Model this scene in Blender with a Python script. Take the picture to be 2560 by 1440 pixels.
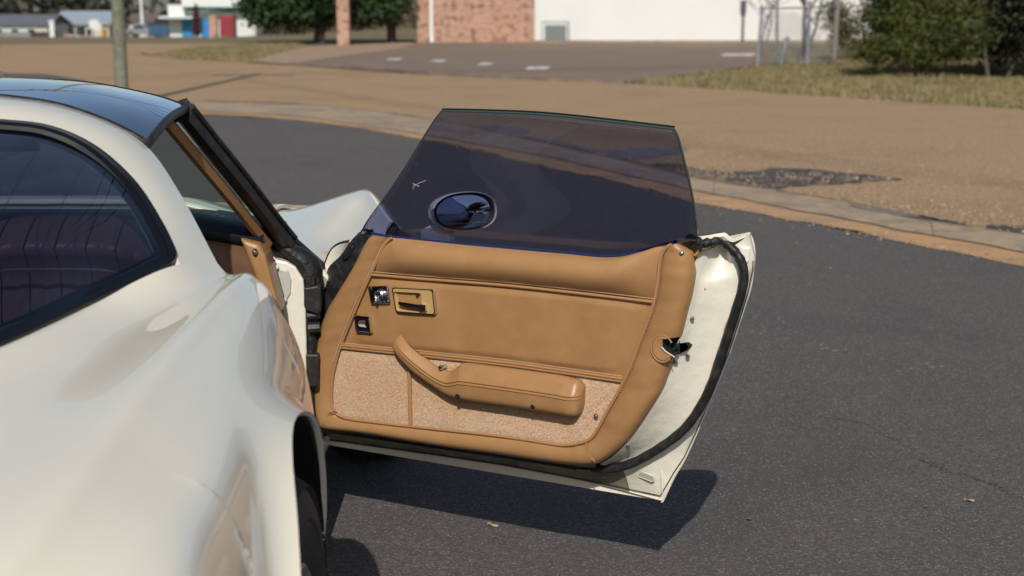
import bpy, math, random
import numpy as np
from mathutils import Vector, Matrix

# ------------------------------------------------------------------ camera, sky, sun, exposure
scene = bpy.context.scene
for o in list(bpy.data.objects):
    bpy.data.objects.remove(o)
cam_data = bpy.data.cameras.new('camera')
cam = bpy.data.objects.new('camera', cam_data)
scene.collection.objects.link(cam)
scene.camera = cam
cam.location = (1.17, -4.65, 1.38)
cam.rotation_euler = (math.radians(90 - 10.5725), 0, 0)
cam_data.lens = 55
cam_data.sensor_width = 36
cam_data.clip_start = 0.05
cam_data.clip_end = 2000
cam_data.dof.use_dof = True
cam_data.dof.focus_distance = 3.62
cam_data.dof.aperture_fstop = 5.0

SUN_DIR = Vector((0.06, 1.0, -0.835)).normalized()       # the way the light travels
SUN_EL = math.asin(-SUN_DIR.z)
world = bpy.data.worlds.new('World')
scene.world = world
world.use_nodes = True
wn = world.node_tree.nodes
sky = wn.new('ShaderNodeTexSky')
sky.sky_type = 'NISHITA'
sky.sun_disc = False
sky.sun_elevation = SUN_EL
sky.sun_rotation = math.atan2(-SUN_DIR.x, -SUN_DIR.y)
sky.air_density = 1.0
sky.dust_density = 1.4
sky.ozone_density = 0.8
world.node_tree.links.new(sky.outputs[0], wn['Background'].inputs[0])
wn['Background'].inputs[1].default_value = 0.085
sun_data = bpy.data.lights.new('sun', 'SUN')
sun_data.energy = 3.6
sun_data.angle = math.radians(0.53)
sun_data.color = (1.0, 0.955, 0.88)
sun = bpy.data.objects.new('sun', sun_data)
scene.collection.objects.link(sun)
sun.rotation_euler = SUN_DIR.to_track_quat('-Z', 'Y').to_euler()
scene.view_settings.view_transform = 'Standard'
scene.view_settings.look = 'None'
scene.view_settings.exposure = 0.0
scene.view_settings.gamma = 1.0
scene.view_settings.use_curve_mapping = False

# ------------------------------------------------------------------ helpers
C = scene.collection
rnd = random.Random(7)


def srgb(r, g, b):
    f = lambda c: (c / 255 / 12.92) if c / 255 <= 0.04045 else ((c / 255 + 0.055) / 1.055) ** 2.4
    return (f(r), f(g), f(b))


def obj(name, me, parent=None, mat=None, smooth=True, kind=None):
    o = bpy.data.objects.new(name, me)
    C.objects.link(o)
    if parent is not None:
        o.parent = parent
    if mat is not None and not me.materials:
        me.materials.append(mat)
    if smooth:
        me.shade_smooth()
    if kind:
        o['kind'] = kind
    return o


def pym(name, verts, faces, parent=None, mat=None, smooth=True, kind=None, sharp=None):
    me = bpy.data.meshes.new(name)
    me.from_pydata([tuple(map(float, v)) for v in verts], [], faces)
    me.update()
    o = obj(name, me, parent, mat, smooth, kind)
    if smooth and sharp:
        me.set_sharp_from_angle(angle=math.radians(sharp))
    return o


class MB:
    """collects pieces that become one mesh"""
    def __init__(self):
        self.v = []
        self.f = []

    def add(self, verts, faces):
        n = len(self.v)
        self.v += [tuple(map(float, p)) for p in verts]
        self.f += [tuple(i + n for i in q) for q in faces]
        return self

    def grid(self, rows, closed=False, capped=False, flip=False):
        rows = [list(map(tuple, r)) for r in rows]
        m, n = len(rows), len(rows[0])
        f = []
        for i in range(m - 1):
            for j in range(n if closed else n - 1):
                q = (i * n + j, i * n + (j + 1) % n, (i + 1) * n + (j + 1) % n, (i + 1) * n + j)
                f.append(q[::-1] if flip else q)
        if capped:
            a = tuple(range(n))
            b = tuple((m - 1) * n + j for j in range(n))
            f.append(a if flip else a[::-1])
            f.append(b[::-1] if flip else b)
        return self.add([p for r in rows for p in r], f)

    def box(self, x0, x1, y0, y1, z0, z1):
        v = [(x, y, z) for z in (z0, z1) for y in (y0, y1) for x in (x0, x1)]
        return self.add(v, [(0, 2, 3, 1), (4, 5, 7, 6), (0, 1, 5, 4), (1, 3, 7, 5), (3, 2, 6, 7), (2, 0, 4, 6)])

    def hexa(self, a, b):
        """two quads a, b joined"""
        return self.add(list(a) + list(b), [(3, 2, 1, 0), (4, 5, 6, 7), (0, 1, 5, 4), (1, 2, 6, 5), (2, 3, 7, 6), (3, 0, 4, 7)])

    def sweep(self, path, prof, up=(0, 0, 1), scales=None, capped=True, closed_path=False):
        path = [np.array(p, float) for p in path]
        up = np.array(up, float)
        rows = []
        n = len(path)
        for i, p in enumerate(path):
            if closed_path:
                t = path[(i + 1) % n] - path[i - 1]
            else:
                t = path[min(i + 1, n - 1)] - path[max(i - 1, 0)]
            t = t / (np.linalg.norm(t) + 1e-12)
            s = np.cross(t, up)
            if np.linalg.norm(s) < 1e-4:
                s = np.cross(t, (1, 0, 0.01))
            s = s / np.linalg.norm(s)
            nn = np.cross(s, t)
            k = 1 if scales is None else scales[i]
            rows.append([p + s * a * k + nn * b * k for a, b in prof])
        if closed_path:
            rows.append(rows[0])
        return self.grid(rows, closed=True, capped=capped and not closed_path)

    def tube(self, path, r, n=8, up=(0, 0, 1), scales=None, closed_path=False):
        prof = [(r * math.cos(2 * math.pi * k / n), r * math.sin(2 * math.pi * k / n)) for k in range(n)]
        return self.sweep(path, prof, up, scales, True, closed_path)

    def lathe(self, prof, n=32, centre=(0, 0, 0), axis='z', capped=False):
        rows = []
        for r, h in prof:
            ring = []
            for k in range(n):
                a = 2 * math.pi * k / n
                c, s = r * math.cos(a), r * math.sin(a)
                p = {'z': (c, s, h), 'x': (h, c, s), 'y': (s, h, c)}[axis]
                ring.append((p[0] + centre[0], p[1] + centre[1], p[2] + centre[2]))
            rows.append(ring)
        return self.grid(rows, closed=True, capped=capped)

    def prism(self, poly, vec):
        n = len(poly)
        v = [tuple(p) for p in poly] + [(p[0] + vec[0], p[1] + vec[1], p[2] + vec[2]) for p in poly]
        f = [tuple(range(n))[::-1], tuple(range(n, 2 * n))] + [(i, (i + 1) % n, n + (i + 1) % n, n + i) for i in range(n)]
        return self.add(v, f)

    def mirror_x(self):
        n = len(self.v)
        self.v += [(-p[0], p[1], p[2]) for p in self.v]
        self.f += [tuple(i + n for i in q)[::-1] for q in self.f]
        return self

    def build(self, name, mat, parent=None, smooth=True, sharp=40, kind=None, weld=False, bevel=0, solid=0, fixn=False):
        import bmesh
        me = bpy.data.meshes.new(name)
        me.from_pydata(self.v, [], self.f)
        if weld or fixn:
            bm = bmesh.new()
            bm.from_mesh(me)
            if weld:
                bmesh.ops.remove_doubles(bm, verts=bm.verts, dist=0.0004)
            if fixn:
                bmesh.ops.recalc_face_normals(bm, faces=bm.faces)
            bm.to_mesh(me)
            bm.free()
        me.update()
        o = obj(name, me, parent, mat, smooth, kind)
        if smooth and sharp:
            me.set_sharp_from_angle(angle=math.radians(sharp))
        if solid:
            s = o.modifiers.new('thick', 'SOLIDIFY')
            s.thickness = solid
            s.offset = -1
        if bevel:
            b = o.modifiers.new('bev', 'BEVEL')
            b.width = bevel
            b.segments = 2
            b.limit_method = 'ANGLE'
        return o


def cr(pts, n, closed=False):
    """smooth curve through pts, n samples, even in chord length"""
    P = [np.array(p, float) for p in pts]
    if closed:
        P = P + [P[0]]
    m = len(P)
    if m == 2:
        return [P[0] + (P[1] - P[0]) * t for t in np.linspace(0, 1, n)]
    k = [0.0]
    for a, b in zip(P, P[1:]):
        k.append(k[-1] + max(np.linalg.norm(b - a), 1e-9) ** 0.5)
    A = np.array(P)
    tan = []
    for i in range(m):
        if closed:
            i0, i1 = (i - 1 if i > 0 else m - 2), (i + 1 if i < m - 1 else 1)
            d0 = k[i] - k[i - 1] if i > 0 else k[m - 1] - k[m - 2]
            d1 = k[i + 1] - k[i] if i < m - 1 else k[1] - k[0]
        elif i == 0:
            tan.append((A[1] - A[0]) / (k[1] - k[0])); continue
        elif i == m - 1:
            tan.append((A[-1] - A[-2]) / (k[-1] - k[-2])); continue
        else:
            i0, i1, d0, d1 = i - 1, i + 1, k[i] - k[i - 1], k[i + 1] - k[i]
        s0, s1 = (A[i] - A[i0]) / d0, (A[i1] - A[i]) / d1
        tan.append((s0 * d1 + s1 * d0) / (d0 + d1))
    dense = []
    for i in range(m - 1):
        h = k[i + 1] - k[i]
        for t in np.linspace(0, 1, 24, endpoint=False):
            t2, t3 = t * t, t * t * t
            dense.append((2 * t3 - 3 * t2 + 1) * A[i] + (t3 - 2 * t2 + t) * h * tan[i] + (3 * t2 - 2 * t3) * A[i + 1] + (t3 - t2) * h * tan[i + 1])
    dense.append(A[-1])
    return resample(dense, n + 1 if closed else n)[:-1] if closed else resample(dense, n)


def resample(pts, n):
    P = np.array(pts, float)
    s = np.concatenate([[0], np.cumsum(np.linalg.norm(np.diff(P, axis=0), axis=1))])
    t = np.linspace(0, s[-1], n)
    return [np.array([np.interp(x, s, P[:, c]) for c in range(P.shape[1])]) for x in t]


def pair(keysA, keysB, per=6):
    """densify two key lists together so that key i of A stays opposite key i of B"""
    A, B = np.array(keysA, float), np.array(keysB, float)
    m = len(A)
    def dense(P):
        T = np.zeros_like(P)
        T[1:-1] = (P[2:] - P[:-2]) / 2
        T[0], T[-1] = P[1] - P[0], P[-1] - P[-2]
        out = []
        for i in range(m - 1):
            for t in np.linspace(0, 1, per, endpoint=False):
                t2, t3 = t * t, t ** 3
                out.append((2 * t3 - 3 * t2 + 1) * P[i] + (t3 - 2 * t2 + t) * T[i] + (3 * t2 - 2 * t3) * P[i + 1] + (t3 - t2) * T[i + 1])
        out.append(P[-1])
        return out
    return dense(A), dense(B)


def tab(y, table):
    """smooth look-up: rows (key, values...), keys falling"""
    K = np.array([r[0] for r in table], float)
    V = np.array([r[1:] for r in table], float)
    if K[0] > K[-1]:
        K, V = K[::-1], V[::-1]
    if y <= K[0]:
        return V[0]
    if y >= K[-1]:
        return V[-1]
    i = int(np.searchsorted(K, y)) - 1
    i = max(0, min(i, len(K) - 2))
    h = K[i + 1] - K[i]
    def tg(j):
        if j == 0:
            return (V[1] - V[0]) / (K[1] - K[0])
        if j == len(K) - 1:
            return (V[-1] - V[-2]) / (K[-1] - K[-2])
        d0, d1 = K[j] - K[j - 1], K[j + 1] - K[j]
        return ((V[j] - V[j - 1]) / d0 * d1 + (V[j + 1] - V[j]) / d1 * d0) / (d0 + d1)
    t = (y - K[i]) / h
    t2, t3 = t * t, t ** 3
    return (2 * t3 - 3 * t2 + 1) * V[i] + (t3 - 2 * t2 + t) * h * tg(i) + (3 * t2 - 2 * t3) * V[i + 1] + (t3 - t2) * h * tg(i + 1)


def coons(top, bot, left, right, nu, nv):
    T, B, L, R = cr(top, nu), cr(bot, nu), cr(left, nv), cr(right, nv)
    rows = []
    for j in range(nv):
        v = j / (nv - 1)
        row = []
        for i in range(nu):
            u = i / (nu - 1)
            p = (1 - v) * T[i] + v * B[i] + (1 - u) * L[j] + u * R[j] - ((1 - u) * (1 - v) * T[0] + u * (1 - v) * T[-1] + (1 - u) * v * B[0] + u * v * B[-1])
            row.append(p)
        rows.append(row)
    return rows


def sstep(a, b, x):
    t = max(0.0, min(1.0, (x - a) / (b - a)))
    return t * t * (3 - 2 * t)


def thing(name, label, cat, loc=(0, 0, 0), group=None):
    o = bpy.data.objects.new(name, None)
    C.objects.link(o)
    o.location = loc
    o.empty_display_size = 0.2
    return tag(o, label, cat, group)


def tag(o, label, cat, group=None):
    o['label'] = label
    o['category'] = cat
    if group:
        o['group'] = group
    return o


# ------------------------------------------------------------------ materials
def mat(name, col, rough=0.5, metal=0.0, coat=0.0, spec=0.5, noise=None, bump=None, rn=None, emit=None):
    """noise=(scale, detail, colour2, lo, hi), bump=(scale, strength, distance[, detail]), rn=(scale, lo, hi)"""
    m = bpy.data.materials.new(name)
    m.use_nodes = True
    nt = m.node_tree
    b = nt.nodes['Principled BSDF']
    b.inputs['Base Color'].default_value = (*col, 1)
    b.inputs['Roughness'].default_value = rough
    b.inputs['Metallic'].default_value = metal
    b.inputs['Coat Weight'].default_value = coat
    b.inputs['Coat Roughness'].default_value = 0.03
    b.inputs['Specular IOR Level'].default_value = spec
    tc = nt.nodes.new('ShaderNodeTexCoord')
    def ntex(scale, detail=4, rough_=0.55):
        t = nt.nodes.new('ShaderNodeTexNoise')
        t.inputs['Scale'].default_value = scale
        t.inputs['Detail'].default_value = detail
        t.inputs['Roughness'].default_value = rough_
        nt.links.new(tc.outputs['Object'], t.inputs['Vector'])
        return t
    def ramp(src, lo, hi, c0, c1):
        r = nt.nodes.new('ShaderNodeValToRGB')
        r.color_ramp.elements[0].position = lo
        r.color_ramp.elements[1].position = hi
        r.color_ramp.elements[0].color = (*c0, 1)
        r.color_ramp.elements[1].color = (*c1, 1)
        nt.links.new(src, r.inputs[0])
        return r
    m['_h'] = 0
    cur = None
    if noise:
        layers = noise if isinstance(noise, list) else [noise]
        for (s, d, c2, lo, hi) in layers:
            t = ntex(s, d)
            r = ramp(t.outputs['Fac'], lo, hi, (0, 0, 0), (1, 1, 1))
            mx = nt.nodes.new('ShaderNodeMix')
            mx.data_type = 'RGBA'
            nt.links.new(r.outputs[0], mx.inputs['Factor'])
            if cur is None:
                mx.inputs['A'].default_value = (*col, 1)
            else:
                nt.links.new(cur, mx.inputs['A'])
            mx.inputs['B'].default_value = (*c2, 1)
            cur = mx.outputs['Result']
        nt.links.new(cur, b.inputs['Base Color'])
    if rn:
        t = ntex(rn[0], 4)
        r = ramp(t.outputs['Fac'], 0.3, 0.7, (rn[1],) * 3, (rn[2],) * 3)
        nt.links.new(r.outputs[0], b.inputs['Roughness'])
    if bump:
        prev = None
        for bb in (bump if isinstance(bump, list) else [bump]):
            t = ntex(bb[0], bb[3] if len(bb) > 3 else 4)
            bp = nt.nodes.new('ShaderNodeBump')
            bp.inputs['Strength'].default_value = bb[1]
            bp.inputs['Distance'].default_value = bb[2]
            nt.links.new(t.outputs['Fac'], bp.inputs['Height'])
            if prev:
                nt.links.new(prev, bp.inputs['Normal'])
            prev = bp.outputs[0]
        nt.links.new(prev, b.inputs['Normal'])
    del m['_h']
    return m


def glass_mat(name, tint, gloss_rough=0.005, boost=1.0, gcol=(1, 1, 1)):
    m = bpy.data.materials.new(name)
    m.use_nodes = True
    nt = m.node_tree
    for n in list(nt.nodes):
        nt.nodes.remove(n)
    out = nt.nodes.new('ShaderNodeOutputMaterial')
    tr = nt.nodes.new('ShaderNodeBsdfTransparent')
    tr.inputs[0].default_value = (*tint, 1)
    gl = nt.nodes.new('ShaderNodeBsdfGlossy')
    gl.inputs['Roughness'].default_value = gloss_rough
    gl.inputs['Color'].default_value = (*gcol, 1)
    fr = nt.nodes.new('ShaderNodeFresnel')
    fr.inputs[0].default_value = 1.5
    geo = nt.nodes.new('ShaderNodeNewGeometry')
    # fresnel of a thin pane is the same from both sides
    ior = nt.nodes.new('ShaderNodeMix')
    ior.data_type = 'FLOAT'
    ior.inputs['A'].default_value = 1.5
    ior.inputs['B'].default_value = 1 / 1.5
    nt.links.new(geo.outputs['Backfacing'], ior.inputs['Factor'])
    fr2 = nt.nodes.new('ShaderNodeFresnel')
    nt.links.new(ior.outputs['Result'], fr2.inputs[0])
    mul = nt.nodes.new('ShaderNodeMath')
    mul.operation = 'MULTIPLY'
    mul.use_clamp = True
    mul.inputs[1].default_value = boost
    nt.links.new(fr2.outputs[0], mul.inputs[0])
    mx = nt.nodes.new('ShaderNodeMixShader')
    nt.links.new(mul.outputs[0], mx.inputs[0])
    nt.links.new(tr.outputs[0], mx.inputs[1])
    nt.links.new(gl.outputs[0], mx.inputs[2])
    nt.links.new(mx.outputs[0], out.inputs[0])
    return m


PAINT = mat('cream_paint', (0.79, 0.742, 0.605), 0.32, coat=1.0, spec=0.5, noise=(1.3, 3, (0.775, 0.725, 0.585), 0.35, 0.75), bump=(9, 0.02, 0.01, 2))
PAINT_IN = mat('cream_paint_inner', (0.76, 0.725, 0.615), 0.30, coat=0.6, noise=[(6, 4, (0.66, 0.625, 0.52), 0.52, 0.75), (34, 5, (0.30, 0.19, 0.09), 0.75, 0.79)], bump=[(22, 0.3, 0.01, 3), (5, 0.25, 0.015, 2)])
LEATHER = mat('tan_leather', (0.365, 0.198, 0.083), 0.42, spec=0.45, noise=[(5, 4, (0.335, 0.178, 0.072), 0.35, 0.7), (22, 5, (0.39, 0.216, 0.094), 0.45, 0.8)], bump=[(330, 0.30, 0.002, 4), (8, 0.25, 0.012, 2)], rn=(9, 0.28, 0.42))
LEATHER_D = mat('tan_leather_piping', (0.385, 0.2, 0.085), 0.45, bump=(300, 0.15, 0.002))
THREAD = mat('tan_thread', (0.56, 0.36, 0.21), 0.7)
CARPET = mat('tan_carpet', (0.66, 0.43, 0.28), 0.95, spec=0.1, noise=[(7, 5, (0.60, 0.33, 0.175), 0.4, 0.68), (300, 4, (0.72, 0.54, 0.42), 0.45, 0.62), (700, 3, (0.42, 0.28, 0.18), 0.58, 0.7)], bump=[(420, 0.8, 0.006, 5)])
CARPET_F = mat('tan_carpet_pile', (0.52, 0.365, 0.235), 0.95, spec=0.1, noise=[(6, 5, (0.50, 0.285, 0.145), 0.42, 0.60), (16, 4, (0.44, 0.32, 0.22), 0.52, 0.70), (260, 2, (0.60, 0.45, 0.325), 0.46, 0.6), (330, 2, (0.34, 0.22, 0.13), 0.60, 0.68)])
RUBBER = mat('black_rubber', (0.014, 0.014, 0.015), 0.45, spec=0.3, noise=(40, 4, (0.035, 0.034, 0.034), 0.45, 0.7), bump=(60, 0.25, 0.006))
RUBBER_M = mat('worn_black_rubber', (0.012, 0.012, 0.013), 0.55, noise=(55, 5, (0.05, 0.048, 0.046), 0.55, 0.75), bump=(45, 0.6, 0.012))
TYRE = mat('tyre_rubber', (0.022, 0.021, 0.021), 0.65, noise=(25, 5, (0.045, 0.04, 0.036), 0.45, 0.75), bump=(90, 0.3, 0.004))
BLACKP = mat('black_trim', (0.006, 0.007, 0.009), 0.34, spec=0.22, bump=(25, 0.05, 0.004))
DASHB = mat('black_dash_vinyl', (0.012, 0.014, 0.018), 0.5, bump=(260, 0.3, 0.002))
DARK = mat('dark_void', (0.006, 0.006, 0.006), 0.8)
DARKMETAL = mat('dark_hinge_metal', (0.03, 0.03, 0.03), 0.5, metal=0.4, noise=(30, 4, (0.10, 0.07, 0.04), 0.55, 0.75), bump=(40, 0.4, 0.006))
CHROME = mat('chrome', (0.78, 0.78, 0.80), 0.08, metal=1.0, rn=(30, 0.05, 0.14))
STEEL = mat('screw_steel', (0.50, 0.49, 0.47), 0.28, metal=1.0)
BEIGE = mat('beige_plastic', (0.46, 0.315, 0.125), 0.4)
RIM = mat('wheel_alloy', (0.42, 0.42, 0.43), 0.35, metal=0.9, noise=(20, 4, (0.25, 0.24, 0.23), 0.5, 0.8))
MIRROR = mat('mirror_glass', (0.85, 0.87, 0.9), 0.01, metal=1.0)
SEATM = mat('seat_leather', (0.36, 0.215, 0.14), 0.36, bump=(300, 0.15, 0.002))
FLOORC = mat('cabin_carpet', (0.16, 0.095, 0.05), 0.95, bump=(250, 0.8, 0.01))
RUST = mat('rusty_sealant', (0.36, 0.20, 0.035), 0.6, noise=(60, 4, (0.15, 0.07, 0.02), 0.4, 0.7), bump=(90, 0.6, 0.006))
DOORGLASS = glass_mat('tinted_door_glass', (0.515, 0.535, 0.66), 0.004, 1.0)
REARGLASS = glass_mat('tinted_rear_glass', (0.22, 0.22, 0.36), 0.004, 1.0)
WINDGLASS = glass_mat('windshield_glass', (0.62, 0.74, 0.70), 0.004, 0.8)
ROOFGLASS = glass_mat('smoked_roof_glass', (0.05, 0.055, 0.07), 0.006, 3.4)
PAINT_SHADED = mat('shade_darkened_cream_paint', (0.22, 0.205, 0.155), 0.5, noise=[(9, 5, (0.12, 0.11, 0.085), 0.4, 0.65), (50, 4, (0.30, 0.28, 0.21), 0.5, 0.7)])  # cream paint darkened to carry the shade below the door trim
DASHT = mat('shaded_brown_dash_vinyl', (0.14, 0.070, 0.033), 0.45, bump=(300, 0.12, 0.002))  # tan dash face deepened to brown to stand for the cabin shade
BLUELINE = mat('blue_line', (0.02, 0.03, 0.105), 0.25, spec=0.6)

# ------------------------------------------------------------------ the setting
def tz(x, y):
    """the land is level round the road and falls away gently to the far left"""
    f = sstep(-3.5, -11, x)
    d = max(0.0, y - 44)
    return -f * (0.0285 * d - 0.25 * (1 - math.exp(-d / 9)))


def asphalt(name, base, fine, lite, dirt, scale=1.0, bump=0.5):
    m = mat(name, base, 0.88, spec=0.3, noise=[(0.35, 5, dirt, 0.40, 0.72), (0.8, 6, fine, 0.50, 0.74), (3.5, 5, dirt, 0.48, 0.72), (60 * scale, 5, fine, 0.40, 0.60), (95 * scale, 2, lite, 0.60, 0.68)], bump=[(120 * scale, bump, 0.01, 4), (3, 0.15, 0.05, 3)])
    return m


ASPHALT = asphalt('dark_asphalt', (0.124, 0.111, 0.103), (0.086, 0.078, 0.073), (0.30, 0.28, 0.26), (0.142, 0.128, 0.116), 1.6, 0.9)
ROAD = asphalt('tan_chip_seal', (0.43, 0.285, 0.155), (0.27, 0.175, 0.092), (0.66, 0.50, 0.32), (0.40, 0.28, 0.172), 0.55, 0.9)
LOTFAR = asphalt('brown_grey_asphalt', (0.225, 0.172, 0.130), (0.16, 0.12, 0.094), (0.32, 0.25, 0.19), (0.32, 0.225, 0.145), 0.5, 0.5)
DRIVE = asphalt('pale_driveway', (0.38, 0.275, 0.18), (0.32, 0.22, 0.14), (0.5, 0.4, 0.3), (0.30, 0.21, 0.14), 0.5, 0.4)
CONC = mat('gutter_concrete', (0.345, 0.255, 0.162), 0.9, noise=[(1.7, 6, (0.235, 0.185, 0.135), 0.44, 0.58), (7, 5, (0.43, 0.30, 0.175), 0.52, 0.66), (60, 4, (0.46, 0.36, 0.25), 0.52, 0.7), (13, 5, (0.16, 0.13, 0.105), 0.60, 0.70)], bump=(50, 0.5, 0.01))
SAND = mat('orange_sand', (0.47, 0.265, 0.12), 0.95, noise=[(2.5, 6, (0.33, 0.215, 0.125), 0.42, 0.60), (90, 4, (0.58, 0.37, 0.2), 0.5, 0.7)], bump=(90, 0.7, 0.01))
TAR = mat('broken_tar', (0.05, 0.042, 0.038), 0.8, noise=[(5, 6, (0.26, 0.17, 0.10), 0.52, 0.62), (40, 3, (0.11, 0.10, 0.09), 0.5, 0.7)], bump=(18, 0.9, 0.05))
GREYCON = mat('exposed_concrete', (0.25, 0.215, 0.18), 0.9, noise=(6, 5, (0.14, 0.12, 0.105), 0.42, 0.62), bump=(25, 0.6, 0.02))
DRYGRASS = mat('dry_grass_ground', (0.20, 0.155, 0.072), 0.95, noise=[(0.5, 5, (0.145, 0.135, 0.05), 0.4, 0.65), (6, 5, (0.26, 0.2, 0.115), 0.42, 0.68), (40, 4, (0.10, 0.085, 0.04), 0.5, 0.7)], bump=(30, 0.8, 0.05))
WHITEP = mat('white_road_paint', (0.62, 0.60, 0.56), 0.7, noise=(5, 5, (0.26, 0.2, 0.15), 0.5, 0.62))

xs = sorted(set(list(np.linspace(-420, -60, 19)) + list(np.linspace(-60, 60, 61)) + list(np.linspace(60, 420, 19))))
ys = sorted(set(list(np.linspace(-320, -40, 15)) + list(np.linspace(-40, 100, 71)) + list(np.linspace(100, 520, 22))))
g = MB()
g.grid([[(x, y, tz(x, y) - 0.02) for x in xs] for y in ys])
g.build('ground', DRYGRASS, kind='structure', sharp=0)


def sheet(name, poly, z, m, drop=0.0):
    b = MB()
    b.prism([(p[0], p[1], z - max(drop, 0.02) if drop else z) for p in poly], (0, 0, drop)) if drop else b.add([(p[0], p[1], z) for p in poly], [tuple(range(len(poly)))])
    return b.build(name, m, kind='structure', smooth=False, fixn=False)


def strip(name, near, far, z, m, per=8, wob=0.0, seed=1):
    a, b = pair(near, far, per)
    r = random.Random(seed)
    def edge(P, ph):
        s = 0.0
        out = []
        for i, p in enumerate(P):
            if i:
                s += math.hypot(p[0] - P[i - 1][0], p[1] - P[i - 1][1])
            w_ = wob * (math.sin(s * 2.3 + ph) + .7 * math.sin(s * 6.1 + 2 * ph) + .5 * math.sin(s * 13.7 + 3 * ph)) + r.gauss(0, wob * .18)
            out.append((p[0] + w_ * .4, p[1] + w_, z))
        return out
    a, b = edge(a, seed), edge(b, seed + 1.7)
    g = MB()
    g.grid([a, b])
    return g.build(name, m, kind='structure', smooth=False)


edge_px = [(-8.1404, 24.0321), (-7.325, 23.7353), (-6.3262, 22.2058), (-5.1659, 19.8064), (-3.4396, 15.9333), (-2.637, 14.0259), (-1.1697, 12.9942), (0.2656, 10.7377), (1.2381, 8.6491), (2.1059, 6.7286), (2.4239, 5.9378), (3.1378, 4.6401), (3.8321, 3.367)]
lot_edge = [(-40, 44)] + [tuple(p) for p in cr(edge_px, 60)] + [(5.6, 0.4), (9, -5), (20, -22)]
sheet('asphalt_lot', [(-40, -60)] + [(40, -60), (40, -45)] + lot_edge[::-1], 0.004, ASPHALT)
near_s = edge_px[5:] + [(5.6, 0.4), (9, -5)]
gut_in = [(-2.716, 14.4189), (-1.2156, 13.3452), (0.2448, 11.0963), (1.2414, 9.3045), (2.1508, 7.2875), (2.4825, 6.4448), (3.2293, 5.0841), (3.9473, 3.7251)] + [(5.95, 0.6), (9.3, -4.8)]
gut_out = [(-3.015, 16.1693), (-1.424, 15.3292), (0.1705, 13.168), (1.2484, 10.694), (2.227, 8.2345), (2.5769, 7.261), (3.3923, 5.875), (4.1549, 4.3704)] + [(6.7, 0.9), (9.9, -4.5)]
strip('sand_strip', [(p[0] , p[1] - 0.03) for p in near_s], [((p[0] + q[0]) / 2, (p[1] + q[1]) / 2) for p, q in zip(gut_in, gut_out)], 0.008, SAND, per=26, wob=0.03)
strip('concrete_gutter', gut_in, gut_out, 0.016, CONC, per=26, wob=0.022, seed=4)
# joints in the gutter and the dark broken line where the road meets it
CRKG = mat('gutter_crack', (0.10, 0.078, 0.058), .9, noise=(9, 5, (.26, .175, .10), .48, .60))
ga, gb_ = pair(gut_in, gut_out, 12)
for k in (30, 62, 80):
    if k + 1 >= len(ga):
        continue
    a_, c_ = np.array(ga[k]), np.array(gb_[k])
    t_ = (np.array(ga[k + 1]) - a_)
    t_ = t_ / np.linalg.norm(t_) * .005
    b = MB()
    b.add([(*(a_ - t_), .0175), (*(a_ + t_), .0175), (*((a_ + c_) / 2 + t_ * 1.6), .0175), (*(c_ + t_), .0175), (*(c_ - t_), .0175), (*((a_ + c_) / 2 - t_ * .3), .0175)], [(0, 1, 2, 5), (5, 2, 3, 4)])
    b.build('gutter_joint', CRKG, kind='structure', smooth=False)
ec = resample([(p[0], p[1], 0) for p in gb_], 420)
r = random.Random(31)
b = MB()
l1, l2 = [], []
for i, p in enumerate(ec):
    w_ = max(.0, .045 * (.7 + math.sin(i * .11) + math.sin(i * .043 + 1) + .6 * math.sin(i * .31)) + r.gauss(0, .02)) + .006
    l1.append((p[0], p[1] - .02 - w_ * .5 + r.gauss(0, .012), .0185)); l2.append((p[0] + w_ * .4, p[1] + w_, .0185))
b.grid([l1, l2])
b.build('broken_road_edge', CRKG, kind='structure', smooth=False)
far_edge = [(-12.0425, 36.1613), (-9.5463, 37.7288), (-7.4037, 32.5781), (-5.9816, 30.2205), (-4.336, 28.5377), (-3.3742, 27.3778), (-0.0998, 23.1596), (2.9649, 20.5964), (5.2621, 17.7052), (7.4971, 14.7592)]
road_poly = [(-60, 60), (-30, 47)] + [tuple(p) for p in cr(far_edge, 50)] + [(14, 6.5), (24, -6), (24, -12), (9.6, -4.7), (6.5, 0.8)] + gut_out[:-2][::-1] + [(-3, 15), (-8, 23.5), (-40, 42)]
sheet('road', road_poly, 0.0, ROAD)
sheet('side_street', [(-11.9461, 35.8615), (-9.4119, 37.4058), (-7.4249, 33.0881), (-7.4374, 35.8615), (-7.2309, 39.0717), (-6.4245, 40.8741), (-7.3958, 42.426), (-13.5587, 40.8741)], 0.002, ROAD)
sheet('far_parking_lot', [(-3.4109, 27.7554), (-1.7611, 25.7812), (-0.1127, 23.4445), (1.5058, 21.8166), (2.9814, 20.8314), (4.118, 23.0192), (5.9558, 26.8274), (6.9725, 32.3282), (9.37, 47.2921), (1.9089, 44.0868), (-1.6857, 42.8306), (-1.8306, 37.7288), (-2.7607, 32.3282)], 0.006, LOTFAR)
sheet('driveway', [(-4.3858, 28.9431), (-3.3976, 27.6601), (-2.7607, 32.3282), (-1.8191, 37.5667), (-1.6735, 42.6274), (-2.1896, 42.8306), (-3.4327, 40.8741), (-4.5227, 39.0717), (-4.5421, 33.6122)], 0.010, DRIVE)
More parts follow.
